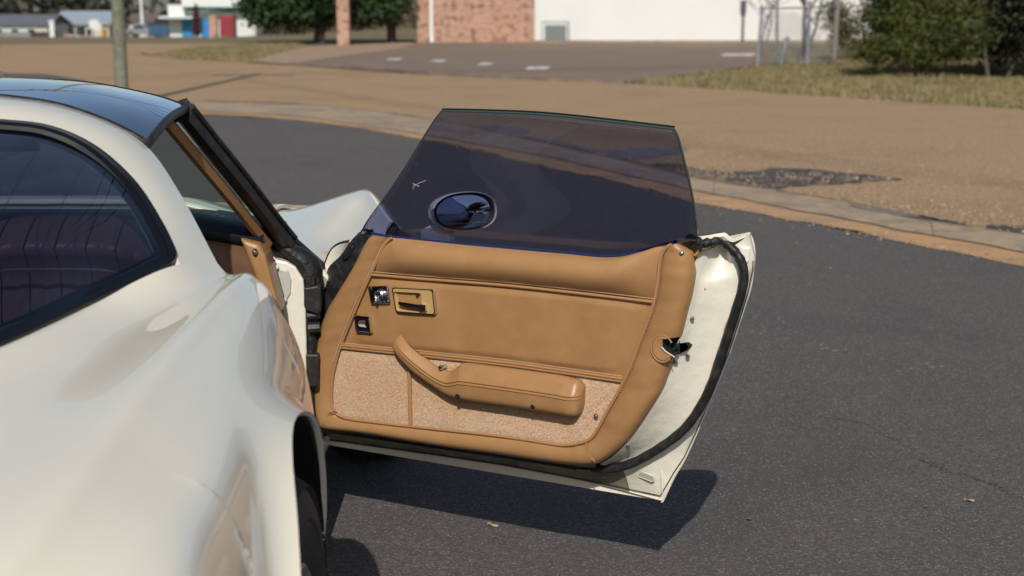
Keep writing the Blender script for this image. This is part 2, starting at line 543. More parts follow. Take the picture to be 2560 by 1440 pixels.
# kerb stones along the far lot
kb = MB()
kp, kq = pair([(-3.358, 27.3778), (-1.7292, 25.4477), (-0.0998, 23.1596), (1.5027, 21.5633), (2.9608, 20.5383)], [(-3.4109, 27.7554), (-1.7611, 25.7812), (-0.1127, 23.4445), (1.5058, 21.8166), (2.9814, 20.8314)], 8)
kb.hexa
kb.grid([[(p[0], p[1], 0.0) for p in kp], [(p[0], p[1], 0.05) for p in kp], [(p[0], p[1], 0.05) for p in kq], [(p[0], p[1], 0.0) for p in kq]])
kb.build('kerb', mat('kerb_concrete', (0.17, 0.13, 0.10), 0.9, noise=(3, 4, (0.26, 0.2, 0.15), 0.45, 0.7)), kind='structure', smooth=False)


def blot(name, pts, z, m, seed, rough=0.02):
    r = random.Random(seed)
    P = cr([(a, b, 0) for a, b in pts], 90, closed=True)
    g = MB()
    g.add([(p[0] + r.gauss(0, rough), p[1] + r.gauss(0, rough * 1.5), z) for p in P], [tuple(range(len(P)))])
    return g.build(name, m, kind='structure', smooth=False)


blot('tar_patch', [(2.2013, 8.3279), (2.5672, 8.3279), (2.7226, 7.9619), (3.0418, 7.7576), (3.3625, 8.1119), (3.5206, 8.0816), (3.8259, 7.6721), (4.1734, 7.261), (3.8813, 7.0782), (3.485, 6.9008), (3.1588, 6.7286), (3.0399, 6.5378), (2.8582, 6.8759), (2.6493, 7.104), (2.4151, 7.4768)], 0.004, TAR, 3, 0.03)
blot('worn_concrete_patch', [(0.4576, 11.7651), (0.8255, 12.2254), (1.2128, 12.121), (1.3677, 10.8258), (1.6354, 10.5216), (1.966, 9.4877), (2.346, 9.7138), (2.7423, 9.9867), (2.8011, 9.6756), (2.271, 8.782), (1.8515, 8.6491), (1.5141, 8.782), (1.2062, 9.4877), (0.7822, 10.5216)], 0.0045, GREYCON, 5, 0.03)
blot('road_tar_edge', [(3.7873, 4.5591), (4.0947, 4.7892), (4.2896, 4.7892), (4.352, 4.4014), (4.2247, 4.029), (4.0793, 4.2789), (3.9075, 4.4014)], 0.0045, TAR, 9, 0.02)
blot('gutter_damp_stain', [(3.4034, 5.6708), (3.5751, 5.4935), (3.75, 5.1561), (3.8942, 4.857), (3.9245, 4.7058), (3.8022, 4.7892), (3.6191, 5.138), (3.4224, 5.5129)], 0.0185, GREYCON, 12, 0.012)
for i, (px_a) in enumerate([[(-1.5572, 30.668), (-1.2687, 30.896), (-1.2976, 29.7841), (-1.5941, 29.7841)], [(-0.5303, 29.7841), (-0.2426, 30.0009), (-0.293, 28.7392), (-0.5806, 28.7392)], [(0.5266, 28.3386), (0.7917, 28.5377), (0.7101, 27.1922), (0.4519, 27.1922)], [(1.5012, 26.4709), (1.9473, 26.6481), (1.8226, 25.2836), (1.3976, 25.2836)], [(6.3206, 33.6122), (7.1363, 33.8797), (6.7481, 32.0816), (6.0044, 32.0816)]]):
    sheet('parking_stripe', px_a, 0.010 + 0.0001 * i, WHITEP)
# hairline cracks in the asphalt
CRK = mat('crack_filler', (0.035, 0.032, 0.03), .9)
for k, pts in enumerate([[(2.4044, -0.0926), (2.459, -0.2453), (2.5334, -0.3106), (2.5905, -0.4923)], [(2.1246, 0.6778), (2.1861, 0.4118), (2.3093, 0.3027), (2.4137, -0.0081)], [(-1.4725, 11.52), (-0.8863, 10.8258), (-0.3735, 9.7138), (0.0181, 9.4139)]]):
    P = cr([(a, c, 0) for a, c in pts], 60)
    r = random.Random(k)
    b = MB()
    L1, L2 = [], []
    for p in P:
        j, w_ = r.gauss(0, .008), r.uniform(.0008, .003)
        L1.append((p[0] + j, p[1] + j - w_, .0052)); L2.append((p[0] + j, p[1] + j + w_, .0052))
    b.grid([L1, L2])
    b.build('asphalt_crack', CRK, kind='structure', smooth=False)
# loose bits lying on the asphalt
SPILL = mat('dried_white_spill', (0.25, 0.24, 0.23), 0.9)
sp = MB()
r = random.Random(21)
for (ax, ay) in [(2.2137, 2.0136), (2.2445, 1.9879), (2.3284, 1.9205), (2.3566, 1.7417), (2.3824, 1.4394), (2.4072, 1.4684), (2.4087, 1.4107), (2.2628, 1.7815), (2.7349, 1.1966), (2.6915, 1.3331), (2.5204, 1.34), (-0.5628, 6.7773), (-0.5848, 6.7286), (-0.5047, 6.6803), (2.6485, 1.0343), (2.5894, 1.2984), (2.2037, 1.7259), (2.7701, 1.0982)]:
    for q in range(3):
        cx, cy, s = ax + r.gauss(0, .03), ay + r.gauss(0, .03), r.uniform(.003, .010)
        sp.add([(cx + s * r.uniform(.6, 1.4) * math.cos(t), cy + s * r.uniform(.5, 1.2) * math.sin(t), 0.0052) for t in np.linspace(0, 6.283, 9)[:-1]], [tuple(range(8))])
sp.build('dried_spill', SPILL, kind='stuff', smooth=False)
LEAF = mat('dry_leaf', (0.42, 0.30, 0.18), 0.8)
for i, (lx, ly) in enumerate([(2.4354, -0.5027), (1.8031, -0.6602), (1.1193, -0.7081), (2.3001, -0.5508)]):
    b = MB()
    n = 9
    for sgn in (-1, 1):
        b.grid([[(t * .05 - .025, 0, .004 + .006 * math.sin(t * 3)) for t in np.linspace(0, 1, n)], [(t * .05 - .025, sgn * .011 * math.sin(math.pi * t) ** .8, .009 + .008 * math.sin(2 + t * 3)) for t in np.linspace(0, 1, n)]], flip=sgn < 0)
    o = b.build('fallen_leaf', LEAF, weld=True)
    o.location = (lx, ly, 0.005)
    o.rotation_euler = (0, 0, [0.3, 1.6, -0.2, 0.9][i])
    s = [0.65, 0.6, 0.6, .45][i]
    o.scale = (s, s, s)
    tag(o, ['curled dry leaf on asphalt near the right edge of the picture', 'dry leaf on asphalt right of the door shadow tip', 'thin dry leaf on sunlit asphalt in front of the door shadow', 'tiny dry leaf on asphalt left of the curled leaf at right'][i], 'leaf', 'leaves on the asphalt')

# ------------------------------------------------------------------ the car: x to its right, y to its front
car = thing('sports_car', 'cream sports car with its passenger door swung wide open', 'car')
YR, YF = -2.46, 0.03              # rear and front axle
ARCH_R, ARCH_Z = 0.42, 0.355
ARCH_F = 0.352                    # the front opening is tighter

# --- rear shell: sections from the glass edge over the fender crest down to the sill
inner_t = [(-1.86, .637, .905), (-2.0, .5995, .927), (-2.25, .510, .9066), (-2.5, .449, .8956), (-2.78, .31, .880), (-3.2, .28, .83), (-3.58, .25, .745)]
valley_t = [(-1.86, .655, .886), (-2.0, .640, .893), (-2.25, .600, .883), (-2.5, .575, .876), (-2.8, .55, .862), (-3.2, .51, .825), (-3.58, .45, .742)]
crest_t = [(-1.86, .692, .888), (-2.0, .697, .896), (-2.25, .694, .893), (-2.5, .692, .884), (-2.8, .690, .866), (-3.2, .675, .826), (-3.58, .56, .735)]
shoul_t = [(-1.86, .724, .861), (-2.0, .733, .868), (-2.25, .745, .860), (-2.5, .750, .847), (-2.8, .754, .829), (-3.2, .752, .792), (-3.58, .60, .705)]
lev = [.80, .73, .62, .50, .38, .20]
side_t = [(-1.86, .760, .786, .803, .805, .792, .755), (-1.91, .769, .796, .813, .815, .801, .762), (-2.1, .787, .817, .835, .837, .822, .776), (-2.46, .804, .838, .856, .857, .838, .786), (-2.9, .812, .850, .872, .872, .848, .790), (-3.25, .808, .850, .874, .874, .85, .79), (-3.58, .68, .71, .73, .73, .71, .67)]
kz_t = [(-1.86, 1), (-2.6, 1), (-2.9, .998), (-3.25, .97), (-3.58, .80)]


def arch_z(y, yc):
    d = abs(y - yc)
    R = ARCH_R if yc == YR else ARCH_F
    if d < R * 0.947:
        return max(0.2, ARCH_Z + math.sqrt(R ** 2 - d * d))
    return 0.2


def flare(y, z, yc, amp):
    dl = math.hypot(y - yc, z - ARCH_Z) - (ARCH_R if yc == YR else ARCH_F)
    return (amp * (1 - .55 * sstep(.10, .40, y - yc))) * max(0.0, 1 - max(dl, 0) / .07) ** 2.6 * sstep(0.2, 0.5, z) if z > 0.1 else 0


def section(ctrl, zb, ntop, nlow, ztop, yv, yc, amp):
    """curve through ctrl (x, z); cut at height zb; ntop samples down to ztop, nlow from there to zb"""
    P = np.array(cr(ctrl, 400))
    ci = int(np.argmax(P[40:, 1] * 0 + P[40:, 1])) + 40 if False else 0
    s = np.concatenate([[0], np.cumsum(np.linalg.norm(np.diff(P, axis=0), axis=1))])
    low = [i for i in range(len(P)) if P[i, 1] < ztop and P[i, 0] > 0.5]
    i0 = low[0]
    cut = [i for i in low if P[i, 1] <= zb + 1e-6]
    i1 = cut[0] if cut else len(P) - 1
    def at(sv):
        return np.array([np.interp(sv, s, P[:, 0]), np.interp(sv, s, P[:, 1])])
    if cut and i1 > 0:
        a, b = P[i1 - 1], P[i1]
        t = (a[1] - zb) / max(a[1] - b[1], 1e-9)
        s1 = s[i1 - 1] + t * (s[i1] - s[i1 - 1])
    else:
        s1 = s[-1]
    sv = list(np.linspace(0, s[i0], ntop)) + [s[i0] + (s1 - s[i0]) * (1 - (1 - t) ** 1.9) for t in np.linspace(0, 1, nlow + 1)[1:]]
    out = []
    for q in sv:
        x, z = at(q)
        out.append((x + flare(yv, z, yc, amp), yv, z))
    return out


def rear_section(y):
    k = float(tab(y, kz_t)[0])
    sd = tab(y, side_t)
    ctrl = [tab(y, inner_t), tab(y, valley_t), tab(y, crest_t), tab(y, crest_t) + np.array((.014, -.0098)), tab(y, shoul_t)] + [np.array((sd[i], .2 + (lev[i] - .2) * k)) for i in range(6)]
    return section(ctrl, arch_z(y, YR), 34, 60, .2 + .62 * k, y, YR, .036)


e_front = YR + ARCH_R * 0.947
e_rear = YR - ARCH_R * 0.947
st = sorted(set(list(np.linspace(-1.86, -2.0, 7)) + list(np.linspace(-2.0, e_front + 1e-4, 4)) + [e_front - 1e-3, e_rear + 1e-3] + [YR + ARCH_R * 0.947 * math.cos(a) for a in np.linspace(0.05, math.pi - 0.05, 96)] + list(np.linspace(e_rear - 1e-4, -3.58, 26))), reverse=True)
rb = MB()
rows = [rear_section(y) for y in st]
rb.grid([[(r_[0][0] - .03, r_[0][1], r_[0][2] - .022)] + r_ for r_ in rows])
# lip turned in round the wheel arch
lip = [r[-1] for r, y in zip(rows, st) if e_rear < y < e_front]
rb.grid([lip, [(p[0] - .004, p[1], p[2] - .006) for p in lip], [(p[0] - .009, YR + (p[1] - YR) * .985, ARCH_Z + (p[2] - ARCH_Z) * .985) for p in lip]])
# door shut face of the quarter
lead = rows[0]
rb.grid([lead, [(p[0] - .006, p[1] + .008, p[2] - .004) for p in lead], [(p[0] - .10, p[1] + .012, p[2] - .02) for p in lead]], flip=True)
# sail panel and roof hoop
Gk = [(0, -1.80, 1.170), (.24, -1.80, 1.1535), (.326, -1.80, 1.143), (.4046, -1.81, 1.1115), (.4868, -1.85, 1.0513), (.55, -1.92, .9851), (.5995, -2.0, .927)]
Fk = [(0, -1.62, 1.204), (.184, -1.62, 1.1895), (.291, -1.62, 1.174), (.374, -1.62, 1.147), (.430, -1.625, 1.120), (.472, -1.64, 1.090), (.5468, -1.735, 1.0183), (.637, -1.86, .905)]
Gc, Fc = cr(Gk, 48), cr(Fk, 48)
sl = []
for k in range(9):
    s = k / 8
    sl.append([(1 - s) * a + s * b + np.array((.25, -.1, 1)) * (.010 * math.sin(math.pi * s)) * (1 - (i / 47) ** 3) for i, (a, b) in enumerate(zip(Gc, Fc))])
rb.grid([[np.array(p) + np.array((-.03 * i / 47, -.03 * (1 - i / 47) , -.022)) for i, p in enumerate(sl[0])]] + sl)
# returned edge of the hoop
rb.grid([[tuple(p) for p in Fc], [(p[0] - .012 * (i / 47), p[1] + .006, p[2] - .012) for i, p in enumerate(Fc)], [(p[0] - .03 * (i / 47), p[1] - .03, p[2] - .03) for i, p in enumerate(Fc)]], flip=True)
# rear deck and tail
deck = [y for y in st if y <= -2.78] 
dk = []
for y in [-2.80] + [y for y in deck if y < -2.81]:
    xi, zi = tab(y, inner_t)
    dk.append([(xi * t, y, zi + .012 * (1 - t * t)) for t in np.linspace(0, 1, 10)])
rb.grid(dk)
tl = rows[-1]
rb.grid([tl, [(p[0] * .93, -3.64, p[2] * .9 + .03) for p in tl], [(p[0] * .5, -3.66, p[2] * .7 + .12) for p in tl], [(0, -3.66, p[2] * .6 + .17) for p in tl]])
rb.grid([[(dk[-1][i][0], -3.58, dk[-1][i][2]) for i in range(10)], [(dk[-1][i][0] * .9, -3.65, dk[-1][i][2] * .9 + .03) for i in range(10)], [(dk[-1][i][0] * .8, -3.66, .3) for i in range(10)]])
rb.mirror_x()
rb.build('rear_body_shell', PAINT, car, weld=True, sharp=38)

# --- wheel wells and wheels
for yc in (YR, YF):
    for sx in (1, -1):
        ww = MB()
        R_ = (ARCH_R if yc == YR else ARCH_F) - .006
        arc = [(yc + R_ * math.cos(a), ARCH_Z + R_ * math.sin(a)) for a in np.linspace(-.35, math.pi + .35, 40)]
        xo, xi, kk = (.845, .47, .97) if yc == YR else (.80, .56, .97)
        arc_i = [(yc + (a - yc) * kk, ARCH_Z + (b - ARCH_Z) * kk) for a, b in arc]
        ww.grid([[(sx * xo, a, b) for a, b in arc], [(sx * xi, a, b) for a, b in arc_i]])
        ww.add([(sx * xi, a, b) for a, b in arc_i], [tuple(range(len(arc)))])
        ww.build('wheel_well_liner', DARK, car, smooth=True, weld=True)


def wheel(x, yc, side):
    t = MB()
    R = .342
    w0, w1 = .615, .862
    prof = [(.195, w0 + .02), (.215, w0 + .004), (.27, w0 - .006), (.315, w0 + .004), (.334, w0 + .022), (R, w0 + .04), (R + .002, (w0 + w1) / 2), (R, w1 - .045), (.336, w1 - .028), (.322, w1 - .012), (.300, w1 - .002), (.272, w1 + .001), (.266, w1 - .003), (.262, w1 + .001), (.232, w1 - .004), (.226, w1 - .008), (.222, w1 - .003), (.208, w1 - .010), (.196, w1 - .022)]
    t.lathe([(a, b * side) for a, b in prof], 96, axis='x')
    # tread blocks
    for row_, (xa, xb) in enumerate([(.660, .690), (.698, .732), (.742, .776), (.786, .822)]):
        for k in range(72):
            a = 2 * math.pi * (k + .5 * (row_ % 2)) / 72
            q = []
            for rr in (R - .004, R + .008):
                for da, xx in ((-.030, xa), (.030, xa), (.034, xb), (-.026, xb)):
                    q.append((xx * side, rr * math.cos(a + da), rr * math.sin(a + da)))
            t.hexa(q[:4], q[4:])
    # shoulder ribs
    for k in range(120):
        a = 2 * math.pi * k / 120
        q = []
        for rr, xx in ((.339, w1 - .040), (.316, w1 - .0075)):
            for da, dx in ((-.014, 0), (.014, 0), (.014, .006), (-.014, .006)):
                q.append(((xx + dx) * side, (rr + dx * .6) * math.cos(a + da), (rr + dx * .6) * math.sin(a + da)))
        t.hexa(q[:4], q[4:])
    root = bpy.data.objects.new('wheel', None)
    C.objects.link(root)
    root.parent = car
    root.location = (0, yc, R)
    t.build('tyre', TYRE, root, sharp=30)
    m = MB()
    rp = [(.200, w1 - .018), (.204, w1 - .010), (.198, w1 - .006), (.190, w1 - .016), (.182, w1 - .05), (.176, w1 - .06), (.12, w1 - .045), (.06, w1 - .03), (.045, w1 - .028), (.035, w1 - .02), (.0, w1 - .018)]
    m.lathe([(a, b * side) for a, b in rp], 64, axis='x')
    m.lathe([(a, b * side) for a, b in [(.199, w1 - .02), (.18, w1 - .1), (.19, w0)]], 48, axis='x')
    m.build('rim', RIM, root, sharp=35)
    s = MB()
    for k in range(8):
        a = 2 * math.pi * k / 8
        q = []
        for xx in (w1 - .058, w1 - .036):
            for rr, da in ((.075, -.18), (.075, .18), (.160, .13), (.160, -.13)):
                q.append((xx * side, rr * math.cos(a + da), rr * math.sin(a + da)))
        s.hexa(q[:4], q[4:])
    s.build('rim_slot', DARK, root, smooth=False)
    return root


for yc in (YR, YF):
    for sd_ in (1, -1):
        wheel(0, yc, sd_)

# --- front shell
f_sec = {
    -.74: [(0, .842), (.30, .832), (.46, .795), (.555, .752), (.655, .718), (.678, .704), (.73, .65), (.745, .57), (.71, .45), (.645, .33), (.58, .20)],
    -.45: [(0, .834), (.30, .826), (.43, .785), (.52, .748), (.665, .732), (.689, .717), (.752, .655), (.775, .57), (.745, .45), (.68, .33), (.61, .20)],
    -.20: [(0, .782), (.30, .776), (.43, .762), (.51, .745), (.690, .765), (.713, .751), (.772, .68), (.80, .58), (.795, .46), (.76, .33), (.70, .20)],
    .03: [(0, .742), (.30, .738), (.42, .746), (.50, .744), (.718, .796), (.740, .782), (.790, .70), (.815, .59), (.812, .46), (.79, .33), (.74, .20)],
    .35: [(0, .712), (.30, .708), (.42, .700), (.50, .700), (.705, .768), (.727, .754), (.790, .675), (.828, .58), (.83, .46), (.81, .33), (.765, .20)],
    .75: [(0, .648), (.30, .645), (.42, .642), (.50, .645), (.66, .69), (.705, .665), (.75, .605), (.775, .53), (.775, .43), (.76, .32), (.72, .20)],
    1.08: [(0, .59), (.30, .588), (.42, .586), (.49, .588), (.57, .605), (.61, .58), (.645, .53), (.665, .47), (.665, .40), (.65, .31), (.61, .22)],
    1.2: [(0, .52), (.30, .52), (.40, .52), (.45, .52), (.50, .53), (.53, .51), (.555, .48), (.57, .44), (.57, .39), (.56, .33), (.53, .27)],
}
fk = sorted(f_sec)
f_tab = [tuple([y] + [c for p in f_sec[y] for c in p]) for y in fk]


def front_section(y):
    v = tab(y, f_tab)
    ctrl = [(v[2 * i], v[2 * i + 1]) for i in range(11)]
    return section(ctrl, arch_z(y, YF), 40, 26, min(.80, float(ctrl[6][1]) + .0), y, YF, .012)


fe, re_ = YF + ARCH_F * .947, YF - ARCH_F * .947
fs = sorted(set(list(np.linspace(-.74, re_ - 1e-4, 10)) + [re_ + 1e-3, fe - 1e-3] + [YF + ARCH_F * .947 * math.cos(a) for a in np.linspace(.05, math.pi - .05, 40)] + list(np.linspace(fe + 1e-4, 1.2, 16))))
fb = MB()
fr = [front_section(y) for y in fs]
fb.grid(fr, flip=True)
lip = [r[-1] for r, y in zip(fr, fs) if re_ < y < fe]
fb.grid([lip, [(p[0] - .03, p[1], p[2] - .004) for p in lip]])
nose = fr[-1]
fb.grid([nose, [(p[0] * .6, 1.26, p[2] * .7 + .12) for p in nose], [(0, 1.27, .43) for p in nose]], flip=True)
tail_ = fr[0]
fb.grid([tail_, [(p[0] - .004, p[1] - .008, p[2] - .006) for p in tail_], [(p[0] * .97, p[1] + .02, p[2] - .04) for p in tail_]])
fb.mirror_x()
fb.build('front_body_shell', PAINT, car, weld=True, sharp=38)

# hood panel with its shut line, laid a little proud of the shell
hp = MB()
for y0, y1 in ((-.60, .95),):
    rows = []
    for y in np.linspace(y0, y1, 30):
        fsx = front_section(float(y))[:40]
        X_ = [p[0] for p in fsx]
        Z_ = [p[2] for p in fsx]
        rows.append([(x, float(y), float(np.interp(x, X_, Z_)) + .006) for x in np.linspace(0, .47, 20)])
    hp.grid(rows, flip=True)
hp.mirror_x()
hp.build('hood', PAINT, car, weld=True, solid=.012)

# --- closed door, sill and window on the driver's side, sill on the open side
ld = MB()
rs = rear_section(-1.86)
sec_a = [p for p in rs if p[0] >= .69]
sec_b = [p for p in front_section(-.74) if p[0] >= .655]
A_, B_ = resample(sec_a, 30), resample(sec_b, 30)
ld.grid([[(-(a[0] * (1 - t) + b[0] * t) - .012 * math.sin(math.pi * t), a[1] * (1 - t) + b[1] * t, a[2] * (1 - t) + b[2] * t - .03 * math.sin(math.pi * t)) for a, b in zip(A_, B_)] for t in np.linspace(0.004, .996, 14)])
ld.build('closed_door', PAINT, car)
lg = MB()
lg.grid([[(-.66 + (.20) * t, y, .84 + (1.10 - .84) * t + .02 * math.sin(t * 3)) for y in np.linspace(-1.78 + .1 * t, -.95 - .28 * t, 8)] for t in np.linspace(0, 1, 8)])
lg.build('closed_door_window', DOORGLASS, car)
for sx in (1, -1):
    sil = MB()
    sil.sweep([(sx * .615, -2.03, .235), (sx * .615, -.40, .235)], [(-.075, -.05), (.055, -.06), (.07, -.01), (.03, .055), (-.05, .06), (-.075, .04)])
    sil.build('sill', PAINT_IN, car, sharp=50)

# --- roof panel of smoked glass, its rubber edge, T bar
Fr = cr([(0, -1.62, 1.204), (.184, -1.62, 1.1895), (.291, -1.62, 1.174), (.374, -1.62, 1.147), (.43, -1.622, 1.121), (.465, -1.625, 1.101)], 40)
Ff = cr([(0, -1.20, 1.200), (.055, -1.20, 1.1985), (.229, -1.205, 1.1925), (.342, -1.215, 1.1745), (.411, -1.218, 1.158), (.459, -1.22, 1.141)], 40)
rp = MB()
rg = []
for k in range(12):
    s = k / 11
    rg.append([(1 - s) * a + s * b + np.array((0, 0, .004 + .012 * math.sin(math.pi * s))) for a, b in zip(Fr, Ff)][4:])
rp.grid(rg)
roof = rp.build('roof_panel', ROOFGLASS, car, sharp=0)
re2 = MB()
edge = [rg[0][i] for i in range(0, 36)] + [rg[k][-1] for k in range(1, 11)] + [rg[-1][i] for i in range(35, -1, -1)]
re2.sweep([np.array(p) + np.array((0, 0, -.004)) for p in edge], [(-.006, -.010), (.006, -.010), (.007, .001), (.003, .0055), (-.003, .0055), (-.007, .001)], up=(0, 0, 1))
re2.build('roof_panel_edge', RUBBER, car, sharp=50)
rl = MB()
rl.grid([[(-p[0], p[1], p[2]) for p in r] for r in rg], flip=True)
rl.build('roof_panel', ROOFGLASS, car, sharp=0)
tb = MB()
tb.grid([[(x, y, 1.2045 - .02 * x * x * 4 + .010 * math.sin(math.pi * (y + 1.62) / .42)) for x in np.linspace(-.055, .055, 6)] for y in np.linspace(-1.62, -1.195, 8)], flip=True)
tb.build('roof_bar', PAINT, car, solid=.02)
# headliner lip under the hoop
hl = MB()
hl.grid([[(p[0] * .97 - .01, p[1] - .03, p[2] - .03) for p in Fc], [(p[0] * .93 - .02, p[1] - .09, p[2] - .045) for p in Fc]])
hl.mirror_x()
hl.build('hoop_lining', mat('hoop_lining_cloth', (0.05, 0.032, 0.02), 0.8), car)

# --- windshield and its frame
wb = cr([(0, -.50, .835), (.30, -.57, .828), (.50, -.69, .815), (.575, -.80, .808)], 24)
wt = cr([(0, -1.13, 1.178), (.20, -1.15, 1.17), (.35, -1.185, 1.152), (.445, -1.215, 1.122)], 24)
wg = [[(1 - s) * a + s * b + np.array((.0, .05, .03)) * math.sin(math.pi * s) * .6 for a, b in zip(wb, wt)] for s in np.linspace(0, 1, 12)]
ws = MB()
ws.grid(wg)
ws.mirror_x()
ws.build('windshield', WINDGLASS, car, weld=True, sharp=0)
pl = MB()
pl_path = cr([(.458, -1.222, 1.130), (.490, -1.135, 1.058), (.540, -.985, .942), (.588, -.83, .822), (.612, -.76, .768)], 26)
pl.sweep(pl_path, [(-.040, -.016), (-.018, -.026), (.010, -.024), (.026, -.010), (.028, .006), (.012, .012), (-.020, .014), (-.040, .006)], up=(.75, -.35, .55))
pl.build('windshield_pillar_seal', RUBBER, car, sharp=50)
for off, rr, nm in ((.016, .0075, 'a'), (-.012, .008, 'b')):
    q = MB()
    q.tube([p + np.array((off * .75, off * .4, .012)) for p in pl_path], rr, 8)
    q.build('pillar_rubber_bead', RUBBER, car)
pt = MB()
pt.sweep([p + np.array((-.034, -.026, -.016)) for p in pl_path[:-2]], [(-.009, -.010), (.014, -.012), (.020, .0), (.008, .012), (-.007, .009)], up=(.75, -.35, .55))
pt.build('pillar_trim', LEATHER, car, sharp=50)
pm = MB()
pm.sweep([(-p[0], p[1], p[2]) for p in pl_path], [(-.03, -.02), (.03, -.02), (.03, .012), (-.03, .012)], up=(-.75, -.35, .55))
pm.build('driver_pillar', BLACKP, car, sharp=50)
hd = MB()
hd.sweep([(-p[0], p[1] - .01, p[2] + .006) for p in wt[::-1]] + [(p[0], p[1] - .01, p[2] + .006) for p in wt[1:]], [(-.028, -.02), (.03, -.02), (.022, .010), (-.02, .012)])
hd.build('windshield_header', BLACKP, car, sharp=50)
cowl = MB()
cowl.sweep([(-p[0], p[1] + .03, p[2] - .004) for p in wb[::-1]] + [(p[0], p[1] + .03, p[2] - .004) for p in wb[1:]], [(-.03, -.012), (.03, -.012), (.03, .006), (-.03, .006)])
cowl.build('cowl_seal', BLACKP, car, sharp=50)
# crack in the windshield
ck = MB()
def on_ws(u, s):
    i = u * 23
    a = int(i); f = i - a
    k = s * 11
    b = int(k); h = k - b
    P = lambda r, c: np.array(wg[min(r, 11)][min(c, 23)])
    return (P(b, a) * (1 - f) + P(b, a + 1) * f) * (1 - h) + (P(b + 1, a) * (1 - f) + P(b + 1, a + 1) * f) * h
ck.tube([on_ws(u, s) + np.array((0, -.004, .003)) for u, s in cr([(.86, .62), (.875, .5), (.90, .38), (.915, .22), (.95, .12), (.985, .06)], 24)], .0006, 4)
ck.build('windshield_crack', mat('glass_crack', (0.6, 0.6, 0.6), 0.3), car)

# --- rear glass, its black surround, heater lines
crn = (.586, -2.008, .9285)
low = cr([(0, -2.80, .893), (.20, -2.80, .890), (.30, -2.76, .885), (.38, -2.66, .8885), (.449, -2.5, .8956), (.510, -2.25, .9066), (.552, -2.115, .9175), (.574, -2.045, .925), crn], 60)
hoop = cr(Gk[:-1] + [(.577, -1.962, .953), (.588, -1.985, .938), crn], 60)
gr = []
for k in range(16):
    s = k / 15
    gr.append([(1 - s) * a + s * b + np.array((0, 0, .045)) * math.sin(math.pi * s) * (1 - (i / 59) ** 2) + np.array((0, 0, -.004)) for i, (a, b) in enumerate(zip(hoop, low))])
rgm = MB()
rgm.grid(gr)
rgm.mirror_x()
rgm.build('rear_window', REARGLASS, car, weld=True, sharp=0)
# surround: flat band following hoop then lower edge
inw = []
loop = [np.array(p) for p in hoop] + [np.array(p) for p in low[::-1][1:]]
lp = resample(loop, 120)
for i, p in enumerate(lp):
    t = lp[min(i + 1, 119)] - lp[max(i - 1, 0)]
    t = t / np.linalg.norm(t)
    n = np.array((.35, -.25, .9))
    n = n - t * n.dot(t)
    n /= np.linalg.norm(n)
    s = np.cross(n, t)
    inw.append((p, s, n))
sr = MB()
# smooth the sideways direction so that the corner stays clean
S_ = [q[1] for q in inw]
for _ in range(14):
    S_ = [S_[0]] + [(S_[i - 1] + 2 * S_[i] + S_[i + 1]) / 4 for i in range(1, 119)] + [S_[-1]]
prof = [(-.004, .0), (-.002, .007), (.010, .010), (.013, .007), (.018, .010), (.030, .008), (.036, .002), (.034, -.006), (.0, -.006)]
rows = []
for (p, _, n), s in zip(inw, S_):
    s = s / np.linalg.norm(s)
    if s.dot(np.array((0, -2.3, 1.0)) - p) < 0:
        s = -s
    rows.append([p + s * a + n * b for a, b in prof])
sr.grid(rows, closed=True, capped=True)
sr.mirror_x()
sr.build('rear_window_surround', BLACKP, car, sharp=35, fixn=True)
for i0, di in ((20, 0), (26, 0), (33, 0)):
    hw = MB()
    hw.tube([np.array(gr[k][i0]) + np.array((0, 0, -.002)) for k in range(1, 14)], .0006, 5)
    hw.build('heater_line', mat('heater_print', (0.16, 0.08, 0.035), 0.6), car)

# --- cabin
cb = MB()
cb.box(-.66, .66, -2.75, -.5, .20, .24)
cb.box(-.14, .14, -2.0, -.7, .24, .46)
cb.box(-.64, .64, -2.78, -1.98, .24, .60)
cb.box(-.70, -.66, -2.75, -.6, .24, .80)
cb.build('cabin_floor', FLOORC, car, smooth=False)
CARGO = mat('cargo_trim_cloth', (0.07, 0.042, 0.028), 0.9)
for sx in (1, -1):
    ip = MB()
    ip.grid([[(sx * (.60 - .15 * t), -2.02 - .06 * t, .24), (sx * (.575 - .13 * t), -2.02 - .7 * t, .60), (sx * (.555 - .22 * t), -2.04 - .70 * t, .86)] for t in np.linspace(0, 1, 8)])
    ip.build('cargo_side_trim', CARGO, car)
# dashboard: black crash pad above, tan face below with cabin shade in its colour, glovebox lid
dt = MB()
dprof = [(-.56, .815), (-.66, .832), (-.80, .848), (-.90, .855), (-.955, .852), (-.975, .838), (-.972, .822)]
xsd = list(np.linspace(-.60, .56, 26))
def dashx(y, z, x):
    e = sstep(.36, .58, abs(x))
    return (x, y + .10 * e, z - .045 * e)
dt.grid([[dashx(y, z, x) for x in xsd] for y, z in dprof])
dt.build('dashboard_pad', DASHB, car, solid=.01)
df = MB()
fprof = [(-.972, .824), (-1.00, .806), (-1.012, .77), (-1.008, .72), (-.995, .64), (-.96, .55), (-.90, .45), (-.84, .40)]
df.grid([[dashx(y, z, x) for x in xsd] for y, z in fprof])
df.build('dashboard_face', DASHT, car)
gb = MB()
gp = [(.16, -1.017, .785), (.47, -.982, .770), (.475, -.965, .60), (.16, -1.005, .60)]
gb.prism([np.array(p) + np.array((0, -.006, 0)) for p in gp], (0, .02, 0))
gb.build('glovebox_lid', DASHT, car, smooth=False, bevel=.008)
gs = MB()
gs.tube([np.array(p) + np.array((0, -.004, 0)) for p in resample(gp + [gp[0]], 40)], .004, 6)
gs.build('glovebox_gap', DARK, car)
vg = MB()
